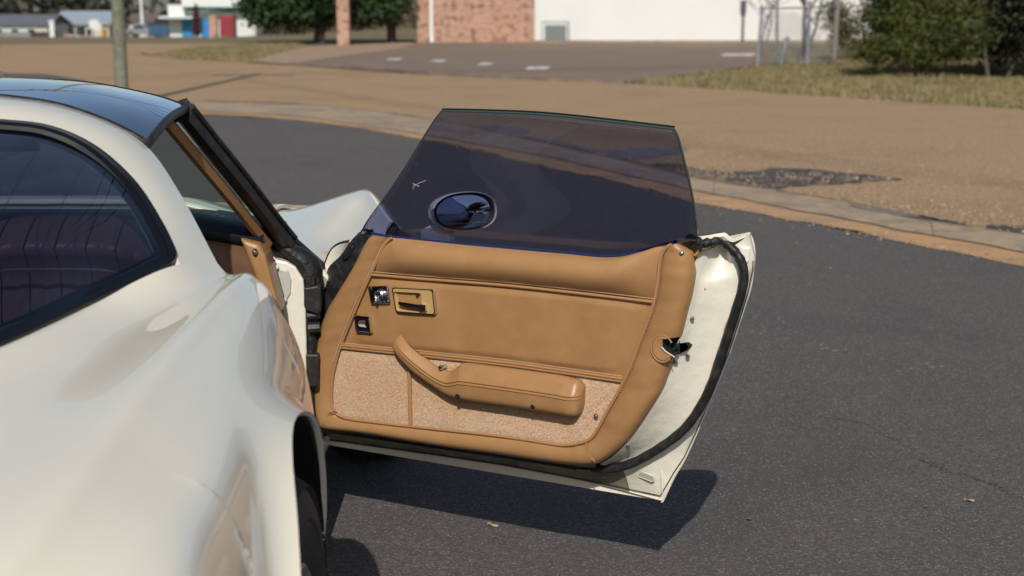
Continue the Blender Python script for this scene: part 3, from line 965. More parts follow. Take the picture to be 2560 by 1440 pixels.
for k in range(12):
    x = .24 + k * .019
    vg.hexa([dashx(-.80, .852, x), dashx(-.80, .852, x + .008), dashx(-.88, .858, x + .008), dashx(-.88, .858, x)], [(p[0], p[1], p[2] + .006) for p in [dashx(-.80, .852, x), dashx(-.80, .852, x + .008), dashx(-.88, .858, x + .008), dashx(-.88, .858, x)]])
vg.build('defroster_grille', mat('vent_grey', (0.05, 0.07, 0.09), 0.45), car, smooth=False)
de = MB()
de_pts = [(0.514, -0.93, 0.807), (0.5349, -0.93, 0.7992), (0.5616, -0.93, 0.7914), (0.5762, -0.93, 0.7641), (0.59, -0.93, 0.7053), (0.6004, -0.93, 0.661), (0.6069, -0.93, 0.6165), (0.569, -0.93, 0.6462), (0.5514, -0.93, 0.7053), (0.5319, -0.93, 0.7641)]
de.prism(de_pts, (0, .10, 0))
de.build('dash_end_trim', LEATHER, car, smooth=False, bevel=.01)
ds = MB()
c_ = (0.5514, -0.935, 0.7757)
ds.lathe([(.0, -.010), (.004, -.009), (.0065, -.005), (.0075, .0), (.0, .0)], 16, (c_[0], c_[1], c_[2]), 'y')
ds.build('trim_screw', STEEL, car)


def seat(sx):
    root = bpy.data.objects.new('seat', None)
    C.objects.link(root)
    root.parent = car
    b = MB()
    cx = sx * .325
    rows = []
    nW = 97
    for s in np.linspace(0, 1, 46):
        # s runs up the rear face, over the top and down the front
        if s < .62:
            t = s / .62
            z = .42 + t * .50
            y = -1.80 + .10 * (1 - t) + .012 * math.sin(t * 9)
            if t > .80:
                y += .012 * math.sin((t - .8) / .2 * math.pi)
        else:
            t = (s - .62) / .38
            a = t * math.pi * .5
            z = .92 + .05 * math.sin(min(t * 3, 1) * math.pi / 2) - max(0, t - .33) * .35
            y = -1.80 + .16 * min(t * 2.2, 1)
        wtop = sstep(.55, 1.0, (z - .42) / .55)
        row = []
        for k in range(nW):
            u = -1 + 2 * k / (nW - 1)
            rnd_ = (abs(u) ** 5)
            pleat = -.011 * (1 - abs(math.cos(u * math.pi * 3.5)) ** .35) if abs(u) < .86 else 0
            zz = z - rnd_ * .10 * wtop
            row.append((cx + u * .205 * (1 - .04 * wtop), y + rnd_ * .05 - pleat, zz))
        rows.append(row)
    b.grid(rows, flip=True)
    b.build('seat_back', SEATM, root, sharp=0)
    for k in range(7):
        kc = int(round((nW - 1) * (.5 + (k - 3) / 7)))
        m_ = MB()
        m_.tube([np.array(rows[j][kc]) + np.array((0, -.001, .001)) for j in range(2, 34)], .0016, 5)
        m_.build('seat_seam', DASHB, root)
    c = MB()
    c.grid([[(cx + .235 * math.cos(a) * k, -1.42 + .30 * math.sin(a) * k, z) for a in np.linspace(0, 2 * math.pi, 24, endpoint=False)] for k, z in ((1, .26), (1.04, .34), (1, .41), (.9, .435), (.01, .44))], closed=True)
    c.build('seat_cushion', SEATM, root)
    p = MB()
    p.tube([(cx + u * .19, -1.812 + .05 * abs(u) ** 5, .885 - .09 * abs(u) ** 5) for u in np.linspace(-1, 1, 40)], .0035, 6)
    p.build('seat_piping', SEATM, root)


seat(1)
seat(-1)
sw = MB()
sw.tube([(-.34 + .19 * math.cos(a), -1.17 + .05 * math.sin(a), .74 + .185 * math.sin(a)) for a in np.linspace(0, 2 * math.pi, 40, endpoint=False)], .014, 8, up=(.1, 1, .2), closed_path=True)
sw.tube([(-.53, -1.17, .74), (-.34, -1.15, .73), (-.15, -1.17, .74)], .012, 6)
sw.tube([(-.34, -1.15, .73), (-.34, -.95, .68)], .03, 8)
sw.build('steering_wheel', DASHB, car)
im = MB()
im.sweep([(-.13, -1.22, 1.075), (.13, -1.215, 1.075)], [(-.012, -.03), (.012, -.03), (.014, .0), (.012, .03), (-.012, .03)])
im.build('inside_mirror', DASHB, car, sharp=50)

# --- front door post with its hinges and torn rubber
hpz = MB()
hp_pts = [(0.5448, -0.8, 0.785), (0.56, -0.8, 0.7608), (0.5812, -0.8, 0.7325), (0.607, -0.8, 0.7274), (0.6286, -0.8, 0.7142), (0.6478, -0.8, 0.6818), (0.6523, -0.8, 0.6206), (0.6518, -0.8, 0.5178), (0.6514, -0.8, 0.4141), (0.6448, -0.8, 0.3093), (0.6102, -0.8, 0.3093), (0.6075, -0.8, 0.5178), (0.5883, -0.8, 0.6288), (0.57, -0.8, 0.6919), (0.5535, -0.8, 0.7426)]
hpz.prism(hp_pts, (0, .06, 0))
hpz.build('door_post', PAINT_IN, car, smooth=False, bevel=.006)
hq = MB()
hq_pts = [(0.5816, -0.806, 0.7153), (0.6113, -0.806, 0.7072), (0.6186, -0.806, 0.6828), (0.6157, -0.806, 0.6473), (0.6052, -0.806, 0.6299), (0.5932, -0.806, 0.6299), (0.5842, -0.806, 0.6676)]
hq.prism(hq_pts, (0, .02, 0))
hq.build('door_post_plate', mat('grey_cream_plate', (0.46, 0.46, 0.41), 0.4, bump=(30, .3, .01)), car, smooth=False, bevel=.004)
for k_, c_ in enumerate([(0.5835, -0.812, 0.7153), (0.6002, -0.812, 0.6331), (0.5759, -0.812, 0.7294)]):
    s = MB()
    s.lathe([(0, -.006), (.0035, -.0055), (.006, -.002), (.0065, .004)], 14, c_, 'y')
    s.build('post_bolt', STEEL if k_ == 2 else PAINT_IN, car)
sp_ = MB()
sa, sb = pair([(0.5555, -0.79, 0.7955), (0.563, -0.79, 0.7794), (0.5804, -0.79, 0.7592), (0.6058, -0.79, 0.7369), (0.6312, -0.79, 0.7125), (0.6454, -0.79, 0.6799), (0.6489, -0.79, 0.6186), (0.65, -0.79, 0.4949), (0.65, -0.79, 0.3277)], [(0.582, -0.765, 0.8039), (0.5936, -0.765, 0.7877), (0.6152, -0.765, 0.7714), (0.643, -0.765, 0.7572), (0.6668, -0.765, 0.7409), (0.6864, -0.765, 0.7164), (0.691, -0.765, 0.6549), (0.6812, -0.765, 0.4891), (0.6692, -0.765, 0.3208)], 5)
mid = [(a + b) / 2 + np.array((0, -.018, .008)) for a, b in zip(sa, sb)]
q1 = [(a * .75 + b * .25) + np.array((0, -.014, .004)) for a, b in zip(sa, sb)]
q3 = [(a * .25 + b * .75) + np.array((0, -.012, .004)) for a, b in zip(sa, sb)]
sp_.grid([sa, q1, mid, q3, sb, [b + np.array((0, .06, -.01)) for b in sb]])
sp_.build('door_post_seal', RUBBER_M, car, sharp=0, solid=.004)
hb = MB()
hb_pts = [(0.6514, -0.785, 0.6647), (0.6877, -0.785, 0.6709), (0.6936, -0.785, 0.6627), (0.6923, -0.785, 0.6053), (0.6841, -0.785, 0.5971), (0.6561, -0.785, 0.6074), (0.6503, -0.785, 0.6176)]
hb.prism(hb_pts, (0, -.035, 0))
hb.build('door_hinge', DARKMETAL, car, smooth=False, bevel=.004)
hb = MB()
hb.tube([(0.6705, -0.8, 0.6696), (0.671, -0.8, 0.6919)], .006, 8)
hb.build('hinge_pin', DARKMETAL, car)
hb = MB()
hb.tube([(0.6556, -0.8, 0.5899), (0.6878, -0.8, 0.594)], .011, 8)
hb.build('hinge_knuckle', DARKMETAL, car)
hb = MB()
hb.tube([(0.6589, -0.8, 0.5591), (0.6871, -0.8, 0.5611)], .014, 8)
hb.build('hinge_knuckle', DARKMETAL, car)
hb = MB()
hb.prism([(0.652, -0.79, 0.4949), (0.6844, -0.79, 0.4949), (0.6805, -0.79, 0.4116), (0.652, -0.79, 0.4116)], (0, -.03, 0))
hb.build('door_hinge', DARKMETAL, car, smooth=False, bevel=.004)
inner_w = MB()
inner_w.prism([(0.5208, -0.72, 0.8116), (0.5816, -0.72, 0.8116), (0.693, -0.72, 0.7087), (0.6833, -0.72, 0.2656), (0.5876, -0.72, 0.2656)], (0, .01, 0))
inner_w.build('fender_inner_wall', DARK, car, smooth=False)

# ------------------------------------------------------------------ the open door: local x along the door, y outward, z up
door_me = MB()
SKIN = lambda z: float(tab(z, [(.20, .105), (.30, .125), (.45, .148), (.60, .150), (.72, .135), (.80, .118), (.88, .100)])[0])
E_keys = [(0.8817, 0.107, 0.2174), (0.9074, 0.115, 0.2807), (0.9267, 0.12, 0.3181), (0.962, 0.133, 0.4111), (0.9909, 0.142, 0.4917), (1.0119, 0.147, 0.5497), (1.0295, 0.15, 0.6072), (1.0441, 0.149, 0.6553), (1.0575, 0.146, 0.6968), (1.0708, 0.141, 0.7355), (1.0812, 0.13, 0.7844), (1.0869, 0.12, 0.8178), (1.0852, 0.107, 0.8544), (1.0791, 0.1, 0.8699)]
Ec = cr(E_keys, 44)
rows = []
for p in Ec:
    row = []
    for t in np.linspace(0, 1, 22):
        u = p[0] + (-.085 - p[0]) * t
        z = p[2] - sstep(.6, .88, p[2]) * (.115 * sstep(0, .22, t) + .02 * t)
        o = p[1] - .015 * t
        row.append((u, o, z))
    rows.append(row)
door_me.grid(rows)
# hem of the skin along the rear edge and the belt line
hem = [(p[0] - .004, p[1] - .010, p[2] - .002) for p in Ec]
door_me.grid([[tuple(p) for p in Ec], [(p[0] + .001, p[1] - .005, p[2]) for p in Ec], hem], flip=True)
belt = [(0.9792, 0.03, 0.8609), (1.003, 0.045, 0.8643), (1.0266, 0.056, 0.8691), (1.0377, 0.061, 0.8701), (1.0442, 0.066, 0.8629), (1.0519, 0.073, 0.8581), (1.0594, 0.082, 0.8602), (1.0702, 0.092, 0.8659), (1.0791, 0.1, 0.8699)]
bc = cr(belt, 34)
door_me.grid([[(p[0] - .90 * t * (1 if p[0] else 1), p[1] - .004 * t, p[2] - .115 * sstep(0, .24, t) - .02 * t) for p in bc] for t in np.linspace(0, 1, 20)])
door_me.grid([[tuple(p) for p in bc], [(p[0] - .002, p[1] - .002, p[2] - .009) for p in bc], [(p[0] - .02, p[1] - .003, p[2] - .012) for p in bc]], flip=True)
door = door_me.build('door', PAINT, car, sharp=40, weld=True)
door.location = (0.7087, -0.7933, 0)
door.rotation_euler = (0, 0, math.radians(-30))
door['label'] = 'open passenger door with tan leather trim and tinted frameless window'

# inner shell: shut face between trim and weatherstrip, then the flange out to the skin edge
I_k = [(0.9939, 0.028, 0.8357), (0.9831, 0.024, 0.8061), (0.9804, 0.02, 0.7913), (0.981, 0.02, 0.7672), (0.9752, 0.02, 0.7291), (0.9655, 0.02, 0.6912), (0.9558, 0.02, 0.6495), (0.944, 0.02, 0.6136), (0.9254, 0.02, 0.5684), (0.9013, 0.02, 0.4933), (0.8537, 0.02, 0.4148), (0.8231, 0.02, 0.3716), (0.7888, 0.022, 0.3354), (0.754, 0.026, 0.3089)]
M_k = [(1.0083, 0.045, 0.8434), (0.9969, 0.045, 0.8042), (0.9894, 0.042, 0.7744), (0.988, 0.04, 0.7504), (0.9821, 0.04, 0.7165), (0.9733, 0.04, 0.6812), (0.9645, 0.04, 0.6421), (0.9546, 0.04, 0.6081), (0.9371, 0.04, 0.5629), (0.9141, 0.042, 0.4881), (0.8662, 0.045, 0.4076), (0.8351, 0.048, 0.3643), (0.7957, 0.05, 0.3273), (0.7545, 0.05, 0.2997)]
O_k = [(1.0267, 0.085, 0.8394), (1.0538, 0.086, 0.803), (1.0614, 0.088, 0.7719), (1.0568, 0.09, 0.737), (1.0474, 0.09, 0.6999), (1.0324, 0.09, 0.6556), (1.0191, 0.09, 0.6148), (1.0031, 0.09, 0.5632), (0.9806, 0.09, 0.486), (0.9456, 0.09, 0.4211), (0.9172, 0.088, 0.3891), (0.869, 0.085, 0.3465), (0.7984, 0.075, 0.3056)]
O_k = O_k[:13] + [(0.753, 0.07, 0.2893)]
a1, m1 = pair(I_k, M_k, 6)
m2, o1 = pair(M_k, O_k, 6)
jb = MB()
rws = [a1]
for t in (.33, .66, 1):
    rws.append([a * (1 - t) + b * t for a, b in zip(a1, m1)])
for t in (.12, .3, .5, .7, .88, 1):
    row = []
    for i, (a, b) in enumerate(zip(m2, o1)):
        v = i / 6
        fold = max(0, 3.0 - 1.6 * t - v)
        row.append(a * (1 - t) + b * t + np.array((0, .007 * math.sin(math.pi * t) + .020 * fold * math.sin(math.pi * min(1, t + .08)), 0)))
    rws.append(row)
jb.grid(rws)
# deeper pan at the foot and a raised facet at the head of the shut face
shut_face = jb.build('door_shut_face', PAINT_IN, door, sharp=0)
S_k = [(-0.0618, 0.06, 0.264), (0.0842, 0.06, 0.2687), (0.2823, 0.06, 0.2713), (0.4755, 0.06, 0.2755), (0.6292, 0.062, 0.2763), (0.7204, 0.066, 0.2784), (0.7906, 0.07, 0.2941), (0.8441, 0.078, 0.3234), (0.8995, 0.086, 0.3661), (0.94, 0.09, 0.4051), (0.9707, 0.09, 0.449), (0.9987, 0.09, 0.5051), (1.0147, 0.09, 0.5618), (1.0289, 0.09, 0.6086), (1.0439, 0.09, 0.6569), (1.0579, 0.09, 0.701), (1.0698, 0.09, 0.7445), (1.0735, 0.088, 0.7775), (1.0649, 0.086, 0.8093), (1.042, 0.085, 0.8352)]
E_k = [(-0.0656, 0.085, 0.2334), (0.0764, 0.088, 0.2361), (0.2627, 0.09, 0.2409), (0.4556, 0.094, 0.2432), (0.6101, 0.098, 0.2397), (0.7217, 0.1, 0.2358), (0.7958, 0.102, 0.2283), (0.8814, 0.103, 0.2205), (0.9076, 0.11, 0.2821), (0.9278, 0.115, 0.3206), (0.9525, 0.124, 0.3862), (0.9782, 0.132, 0.4573), (1.0016, 0.138, 0.5222), (1.0201, 0.142, 0.5751), (1.0366, 0.143, 0.6306), (1.0511, 0.142, 0.6766), (1.0685, 0.135, 0.7308), (1.0833, 0.122, 0.7858), (1.0891, 0.112, 0.8156), (1.0829, 0.093, 0.8676)]
s2, e2 = [], []
for i in range(len(S_k) - 1):
    for t in np.linspace(0, 1, 6, endpoint=False):
        s2.append(np.array(S_k[i]) * (1 - t) + np.array(S_k[i + 1]) * t)
        e2.append(np.array(E_k[i]) * (1 - t) + np.array(E_k[i + 1]) * t)
s2.append(np.array(S_k[-1])); e2.append(np.array(E_k[-1]))
nb = 36
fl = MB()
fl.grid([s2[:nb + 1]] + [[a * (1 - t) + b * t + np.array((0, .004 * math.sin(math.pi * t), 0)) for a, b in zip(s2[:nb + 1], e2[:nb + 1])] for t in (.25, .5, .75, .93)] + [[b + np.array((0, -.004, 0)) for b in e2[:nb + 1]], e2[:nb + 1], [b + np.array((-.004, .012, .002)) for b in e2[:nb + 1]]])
fl.build('lower_door_flange', PAINT_SHADED, door, sharp=30)  # shade under the trim overhang is put into this part's colour
s2f, e2f = s2, e2
s2, e2 = s2[nb:], e2[nb:]
fl = MB()
fl.grid([s2] + [[a * (1 - t) + b * t + np.array((0, .004 * math.sin(math.pi * t), 0)) for a, b in zip(s2, e2)] for t in (.25, .5, .75, .93)] + [[b + np.array((0, -.004, 0)) for b in e2], e2, [b + np.array((-.004, .012, .002)) for b in e2]])
fl.build('door_flange', PAINT_IN, door, sharp=30)
fs_ = MB()
fs_.tube([(a * .12 + b * .88) + np.array((0, -.003, 0)) for a, b in zip(s2f, e2f)][:-8], .0012, 5, up=(0, 1, 0))
fs_.build('flange_seam', DARKMETAL, door)
# under side of the inner shell below the trim
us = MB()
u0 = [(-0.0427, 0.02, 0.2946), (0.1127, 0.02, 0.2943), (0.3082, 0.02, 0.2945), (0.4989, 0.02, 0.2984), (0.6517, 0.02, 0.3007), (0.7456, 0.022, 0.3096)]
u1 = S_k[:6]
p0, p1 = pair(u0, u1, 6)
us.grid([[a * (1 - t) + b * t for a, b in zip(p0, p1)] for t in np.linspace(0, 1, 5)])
us.build('door_bottom', PAINT_SHADED, door)
# slot and ribs in the lower corner
def pill(c, du, dz, o, n=20):
    out = []
    for k in range(n):
        a = 2 * math.pi * k / n
        sx = 1 if math.cos(a) > 0 else -1
        out.append((c[0] + sx * du + dz * math.cos(a), o, c[2] + dz * math.sin(a) - .22 * sx * du))
    return out
sc = (0.8433, 0.09, 0.2774)
b = MB()
b.prism(pill(sc, .014, .0065, sc[1] - .0035), (0, .012, 0))
b.build('drain_slot', mat('slot_shadow_paint', (0.35, 0.33, 0.26), .5), door, smooth=False)
b = MB()
b.tube([(p[0], p[1] , p[2]) for p in pill(sc, .014, .0075, sc[1] - .003, 28)], .0012, 6, up=(0, 1, 0), closed_path=True)
b.build('drain_slot_edge', PAINT_IN, door)
b = MB()
b.tube([(0.8792, 0.096, 0.293), (0.8816, 0.096, 0.2721), (0.8812, 0.096, 0.241)], .0045, 8, up=(0, 1, 0), scales=[.5, 1, .4])
b.build('flange_rib', PAINT_IN, door)
b = MB()
b.box(0, .024, -.004, .010, 0, .036)
fbx = b.build('flange_bracket', PAINT_IN, door, smooth=False, bevel=.004)
fbx.location = (1.0569, 0.09, 0.8026)
fbx.rotation_euler = (0, .1, .5)

# weatherstrip
wsp = [(0.676, 0.055, 0.2834), (0.7254, 0.056, 0.2868), (0.7694, 0.058, 0.2921), (0.8088, 0.062, 0.3058), (0.8496, 0.066, 0.3293), (0.9058, 0.072, 0.3714), (0.946, 0.076, 0.4103), (0.9757, 0.078, 0.4544), (1.0036, 0.078, 0.5102), (1.0225, 0.078, 0.5652), (1.0366, 0.078, 0.6118), (1.0506, 0.078, 0.6598), (1.0636, 0.078, 0.7036), (1.0746, 0.078, 0.7469), (1.0782, 0.076, 0.7798), (1.0696, 0.074, 0.8114), (1.0491, 0.072, 0.8358), (1.0269, 0.07, 0.8521), (1.0045, 0.06, 0.8562), (0.9841, 0.05, 0.8533)]
w = MB()
wp = cr(wsp, 150)
r = random.Random(3)
w.sweep(wp, [(.0112 * math.cos(a) * (1.1 if math.cos(a) > 0 else .85), .0105 * math.sin(a)) for a in np.linspace(0, 2 * math.pi, 14, endpoint=False)], up=(0, 1, 0), scales=[(1.0 + .03 * math.sin(i * .8) + (.10 * math.sin(i * 1.7) if i > 128 else 0)) * (.62 if i < 8 else 1) for i in range(150)])
w.build('door_weatherstrip', RUBBER, door)
w = MB()
w.tube([p + np.array((-.012, .002, -.004)) for p in wp[30:118]], .0035, 6, up=(0, 1, 0), scales=[.6 + .8 * abs(math.sin(i * .37) * math.sin(i * .11)) for i in range(88)])
w.build('weatherstrip_glue', RUST, door)
w = MB()
lw = cr([(-0.0503, 0.05, 0.2723), (0.0913, 0.05, 0.2765), (0.2888, 0.05, 0.28), (0.4813, 0.05, 0.284), (0.6356, 0.05, 0.2854), (0.6786, 0.05, 0.2851)], 30)
w.tube(lw, .0085, 8, up=(0, 1, 0))
w.build('lower_weatherstrip', RUBBER, door)
# torn rubber at the end of the belt
w = MB()
w.tube(cr([(0.9662, 0.012, 0.8579), (0.9852, 0.01, 0.8561), (0.9987, 0.016, 0.851), (1.0078, 0.03, 0.8507), (1.0222, 0.045, 0.8525), (1.0294, 0.05, 0.8568)], 24), .0105, 8, up=(0, 1, 0), scales=[.55 + .45 * abs(math.sin(i * .55)) + (.25 if i < 9 else 0) for i in range(24)])
w.tube(cr([(0.9966, 0.012, 0.854), (1.0007, 0.012, 0.842), (0.9972, 0.014, 0.8309)], 10), .0055, 6, up=(0, 1, 0), scales=[1, 1, .9, .8, .9, .7, .8, .5, .4, .2])
w.tube(cr([(1.0047, 0.02, 0.8465), (1.0118, 0.03, 0.8413), (1.0224, 0.045, 0.8445)], 10), .006, 6, up=(0, 1, 0), scales=[.8, 1, .6, 1, .7, .9, .6, .8, .5, .3])
w.build('torn_belt_rubber', RUBBER_M, door)
w = MB()
w.tube(cr([(0.9853, 0.016, 0.8207), (0.9936, 0.016, 0.8303), (1.0011, 0.02, 0.8365), (1.0079, 0.026, 0.8389), (1.0156, 0.03, 0.8398)], 20), .004, 6, up=(0, 1, 0), scales=[.5 + .7 * abs(math.sin(i * 1.3)) for i in range(20)])
w.build('rust_edge', RUST, door)

# --- leather trim: surround
P_k = [(0.1343, 0.014, 0.8063), (0.1135, 0.014, 0.7848), (0.081, 0.014, 0.7321), (0.0544, 0.014, 0.6914), (0.0213, 0.014, 0.6446), (-0.0096, 0.014, 0.6036), (-0.0282, 0.014, 0.5645), (-0.0406, 0.014, 0.5268), (-0.0547, 0.014, 0.4761), (-0.0662, 0.014, 0.4295), (-0.064, 0.014, 0.3749), (-0.0525, 0.014, 0.3287), (-0.0431, 0.014, 0.3024), (-0.0256, 0.014, 0.2899), (0.1132, 0.014, 0.2948), (0.3121, 0.014, 0.2946), (0.5024, 0.014, 0.2995), (0.6011, 0.014, 0.3015), (0.6836, 0.014, 0.3042), (0.7444, 0.014, 0.3116), (0.7825, 0.014, 0.3337), (0.8269, 0.014, 0.3774), (0.8605, 0.014, 0.4238), (0.9069, 0.014, 0.5), (0.9218, 0.014, 0.5388), (0.9366, 0.014, 0.5819), (0.9476, 0.014, 0.6152), (0.9584, 0.014, 0.6509), (0.9681, 0.014, 0.6925), (0.9777, 0.014, 0.7303), (0.9835, 0.014, 0.7684), (0.9828, 0.014, 0.7986), (0.9774, 0.014, 0.8275), (0.9522, 0.014, 0.8485)]
Q_k = [(0.1972, -0.0, 0.8031), (0.1781, 0.0, 0.7859), (0.1585, 0.0, 0.7516), (0.1412, -0.0, 0.7203), (0.1175, 0.0, 0.6761), (0.091, 0.0, 0.6252), (0.0719, 0.0, 0.5857), (0.0538, -0.0, 0.549), (0.0356, 0.0, 0.51), (0.0236, -0.0, 0.4777), (0.0098, -0.0, 0.4241), (0.007, 0.0, 0.3641), (0.0164, -0.0, 0.3413), (0.0449, 0.0, 0.3315), (0.1397, 0.0, 0.3321), (0.3215, -0.0, 0.3401), (0.4885, 0.0, 0.3477), (0.5839, 0.0, 0.3496), (0.6727, -0.0, 0.3508), (0.7115, 0.0, 0.3604), (0.7426, -0.0, 0.3754), (0.763, 0.0, 0.4041), (0.779, 0.0, 0.4347), (0.8059, 0.0, 0.4835), (0.8236, 0.0, 0.5185), (0.843, 0.0, 0.559), (0.8582, -0.0, 0.6023), (0.8743, -0.0, 0.6444), (0.8903, 0.0, 0.6871), (0.9003, 0.0, 0.7234), (0.9072, 0.0, 0.7691), (0.9104, -0.0, 0.8061), (0.9196, 0.0, 0.8319), (0.9375, 0.0, 0.8457)]
pa, qa = pair(P_k, Q_k, 7)
prof = [(-.004, .030), (-.006, .014), (.06, .001), (.18, -.007), (.36, -.0105), (.58, -.0105), (.80, -.0065), (.94, -.001), (1.0, .005)]
nz = random.Random(11)
wr = [sum(math.sin(i * f * .11 + ph) * a for f, ph, a in ((1.3, .4, .0010), (3.1, 2.0, .0007), (7.7, 1.0, .0004))) for i in range(len(pa))]
lb = MB()
lb.grid([[np.array((p[0] * (1 - t) + q[0] * t, o + wr[i] * (1 if 0 < t < 1 else 0), p[2] * (1 - t) + q[2] * t)) for i, (p, q) in enumerate(zip(pa, qa))] for t, o in prof], flip=True)
surround = lb.build('trim_surround', LEATHER, door, sharp=0)
# bolster under the window
belt_px = [(0.1848, 0.018, 0.7998), (0.2769, 0.018, 0.8), (0.3747, 0.018, 0.7989), (0.5673, 0.018, 0.799), (0.6776, 0.018, 0.7996), (0.7504, 0.018, 0.7992), (0.8026, 0.018, 0.8044), (0.855, 0.018, 0.8196), (0.9006, 0.018, 0.8359), (0.9295, 0.018, 0.8426)]
st1 = [(0.1348, 0.002, 0.7085), (0.2632, 0.002, 0.711), (0.5098, 0.002, 0.7169), (0.7104, 0.002, 0.7169), (0.8976, 0.002, 0.7147)]
lft = [(0.1917, 0.008, 0.8016), (0.1725, 0.008, 0.7843), (0.1529, 0.008, 0.75), (0.1306, 0.008, 0.7072)]
rgt = [(0.9339, 0.008, 0.8444), (0.9159, 0.008, 0.8305), (0.9068, 0.008, 0.8046), (0.9036, 0.008, 0.7675), (0.8949, 0.008, 0.7134)]
g = coons(belt_px, st1, lft, rgt, 70, 18)
for j, row in enumerate(g):
    t = j / 17
    for i, p in enumerate(row):
        e = min(1, 7 * i / 69, 7 * (69 - i) / 69) 
        bulge = (.040 * math.sin(math.pi * min(1, t * .98 + .02)) ** .75) * (.35 + .65 * sstep(0, 1, e))
        row[i] = p + np.array((0, -bulge + .0016 * math.sin(i * .55) * sstep(.7, .95, t) * (1 - t) * 4, 0))
lb = MB()
lb.grid(g)
lb.build('window_bolster', LEATHER, door, sharp=0)
# middle panel
st1b = [(p[0], .003, p[2] - .004) for p in st1]
st2 = [(0.0398, 0.003, 0.5192), (0.194, 0.003, 0.5233), (0.2635, 0.003, 0.5252), (0.5091, 0.003, 0.5311), (0.6593, 0.003, 0.5307), (0.8239, 0.003, 0.5291)]
g = coons(st1b, st2, [(0.1333, 0.004, 0.704), (0.1147, 0.004, 0.6752), (0.0882, 0.004, 0.6242), (0.069, 0.004, 0.5847), (0.0509, 0.004, 0.548), (0.0378, 0.004, 0.5177)], [(0.8968, 0.004, 0.7106), (0.8884, 0.004, 0.6862), (0.8724, 0.004, 0.6435), (0.8563, 0.004, 0.6013), (0.8411, 0.004, 0.5579), (0.8255, 0.004, 0.5291)], 90, 40)
for j, row in enumerate(g):
    t = j / 39
    for i, p in enumerate(row):
        u = i / 89
        e = min(1, 9 * t, 9 * (1 - t)) * min(1, 12 * u, 12 * (1 - u))
        d = .0065 * sstep(0, 1, e) + .0013 * math.sin(u * 15 + 2 * t) * e + .0009 * math.sin(u * 31 - 5 * t + 1) * e
        d -= .004 * math.exp(-((p[0] - .215) ** 2 + (p[2] - .545) ** 2) / .0011)
        row[i] = p + np.array((0, -d, 0))
lb = MB()
lb.grid(g)
lb.build('middle_trim_panel', LEATHER, door, sharp=0)
# carpet in two pieces
c_top = [(0.0377, 0.004, 0.5115), (0.1404, 0.004, 0.515), (0.2358, 0.004, 0.5168)]
c_bot = [(0.0457, 0.004, 0.3296), (0.1368, 0.004, 0.3307), (0.2379, 0.004, 0.3376)]
c_l = [(0.0377, 0.004, 0.5115), (0.0207, 0.004, 0.4765), (0.0068, 0.004, 0.4228), (0.004, 0.004, 0.3628), (0.0135, 0.004, 0.3399), (0.0457, 0.004, 0.3296)]
c_r = [(0.2358, 0.004, 0.5168), (0.2369, 0.004, 0.4311), (0.2379, 0.004, 0.3376)]
d_top = [(0.2452, 0.004, 0.5169), (0.5085, 0.004, 0.5231), (0.6589, 0.004, 0.5228), (0.8236, 0.004, 0.5223)]
d_bot = [(0.2462, 0.004, 0.3377), (0.3189, 0.004, 0.3387), (0.4861, 0.004, 0.3464), (0.5816, 0.004, 0.3483), (0.6706, 0.004, 0.3495), (0.7095, 0.004, 0.3591)]
d_l = [(0.2452, 0.004, 0.5169), (0.2463, 0.004, 0.4323), (0.2462, 0.004, 0.3377)]
d_r = [(0.8236, 0.004, 0.5223), (0.8039, 0.004, 0.4824), (0.777, 0.004, 0.4335), (0.7539, 0.004, 0.3894), (0.7334, 0.004, 0.3702), (0.7095, 0.004, 0.3591)]
fr_ = random.Random(5)
pile_v, pile_f = [], []
for tp, bt, le, ri, nu, nv in ((c_top, c_bot, c_l, c_r, 30, 26), (d_top, d_bot, d_l, d_r, 80, 26)):
    g = coons(tp, bt, le, ri, nu, nv)
    for j, row in enumerate(g):
        for i, p in enumerate(row):
            e = min(1, 8 * j / nv, 8 * (nv - 1 - j) / nv) * min(1, 8 * i / nu, 8 * (nu - 1 - i) / nu)
            row[i] = p + np.array((0, -.003 * e + .0008 * fr_.uniform(-1, 1) * e, 0))
    lb = MB()
    lb.grid(g)
    lb.build('carpet_panel', CARPET, door, sharp=0)
    # pile: short tufts
    for q in range(int(nu * nv * 20)):
        j, i = fr_.randrange(nv - 1), fr_.randrange(nu - 1)
        a, b_ = fr_.random(), fr_.random()
        p = (g[j][i] * (1 - a) + g[j][i + 1] * a) * (1 - b_) + (g[j + 1][i] * (1 - a) + g[j + 1][i + 1] * a) * b_
        p = np.array((p[0], p[1], round(p[2] / .0036) * .0036 + fr_.gauss(0, .0005)))
        th = fr_.gauss(0, .45)
        wd, hh = .0011, fr_.uniform(.0007, .0015)
        tip = p + np.array((fr_.gauss(0, .0012), -hh, -fr_.uniform(.0022, .0042)))
        dv = np.array((math.cos(th) * wd, 0, math.sin(th) * wd))
        n = len(pile_v)
        pile_v += [p - dv, p + dv, tip + dv * .4, tip - dv * .4]
        pile_f.append((n, n + 1, n + 2, n + 3))
pym('carpet_pile', pile_v, pile_f, door, CARPET_F, smooth=False, kind='stuff')
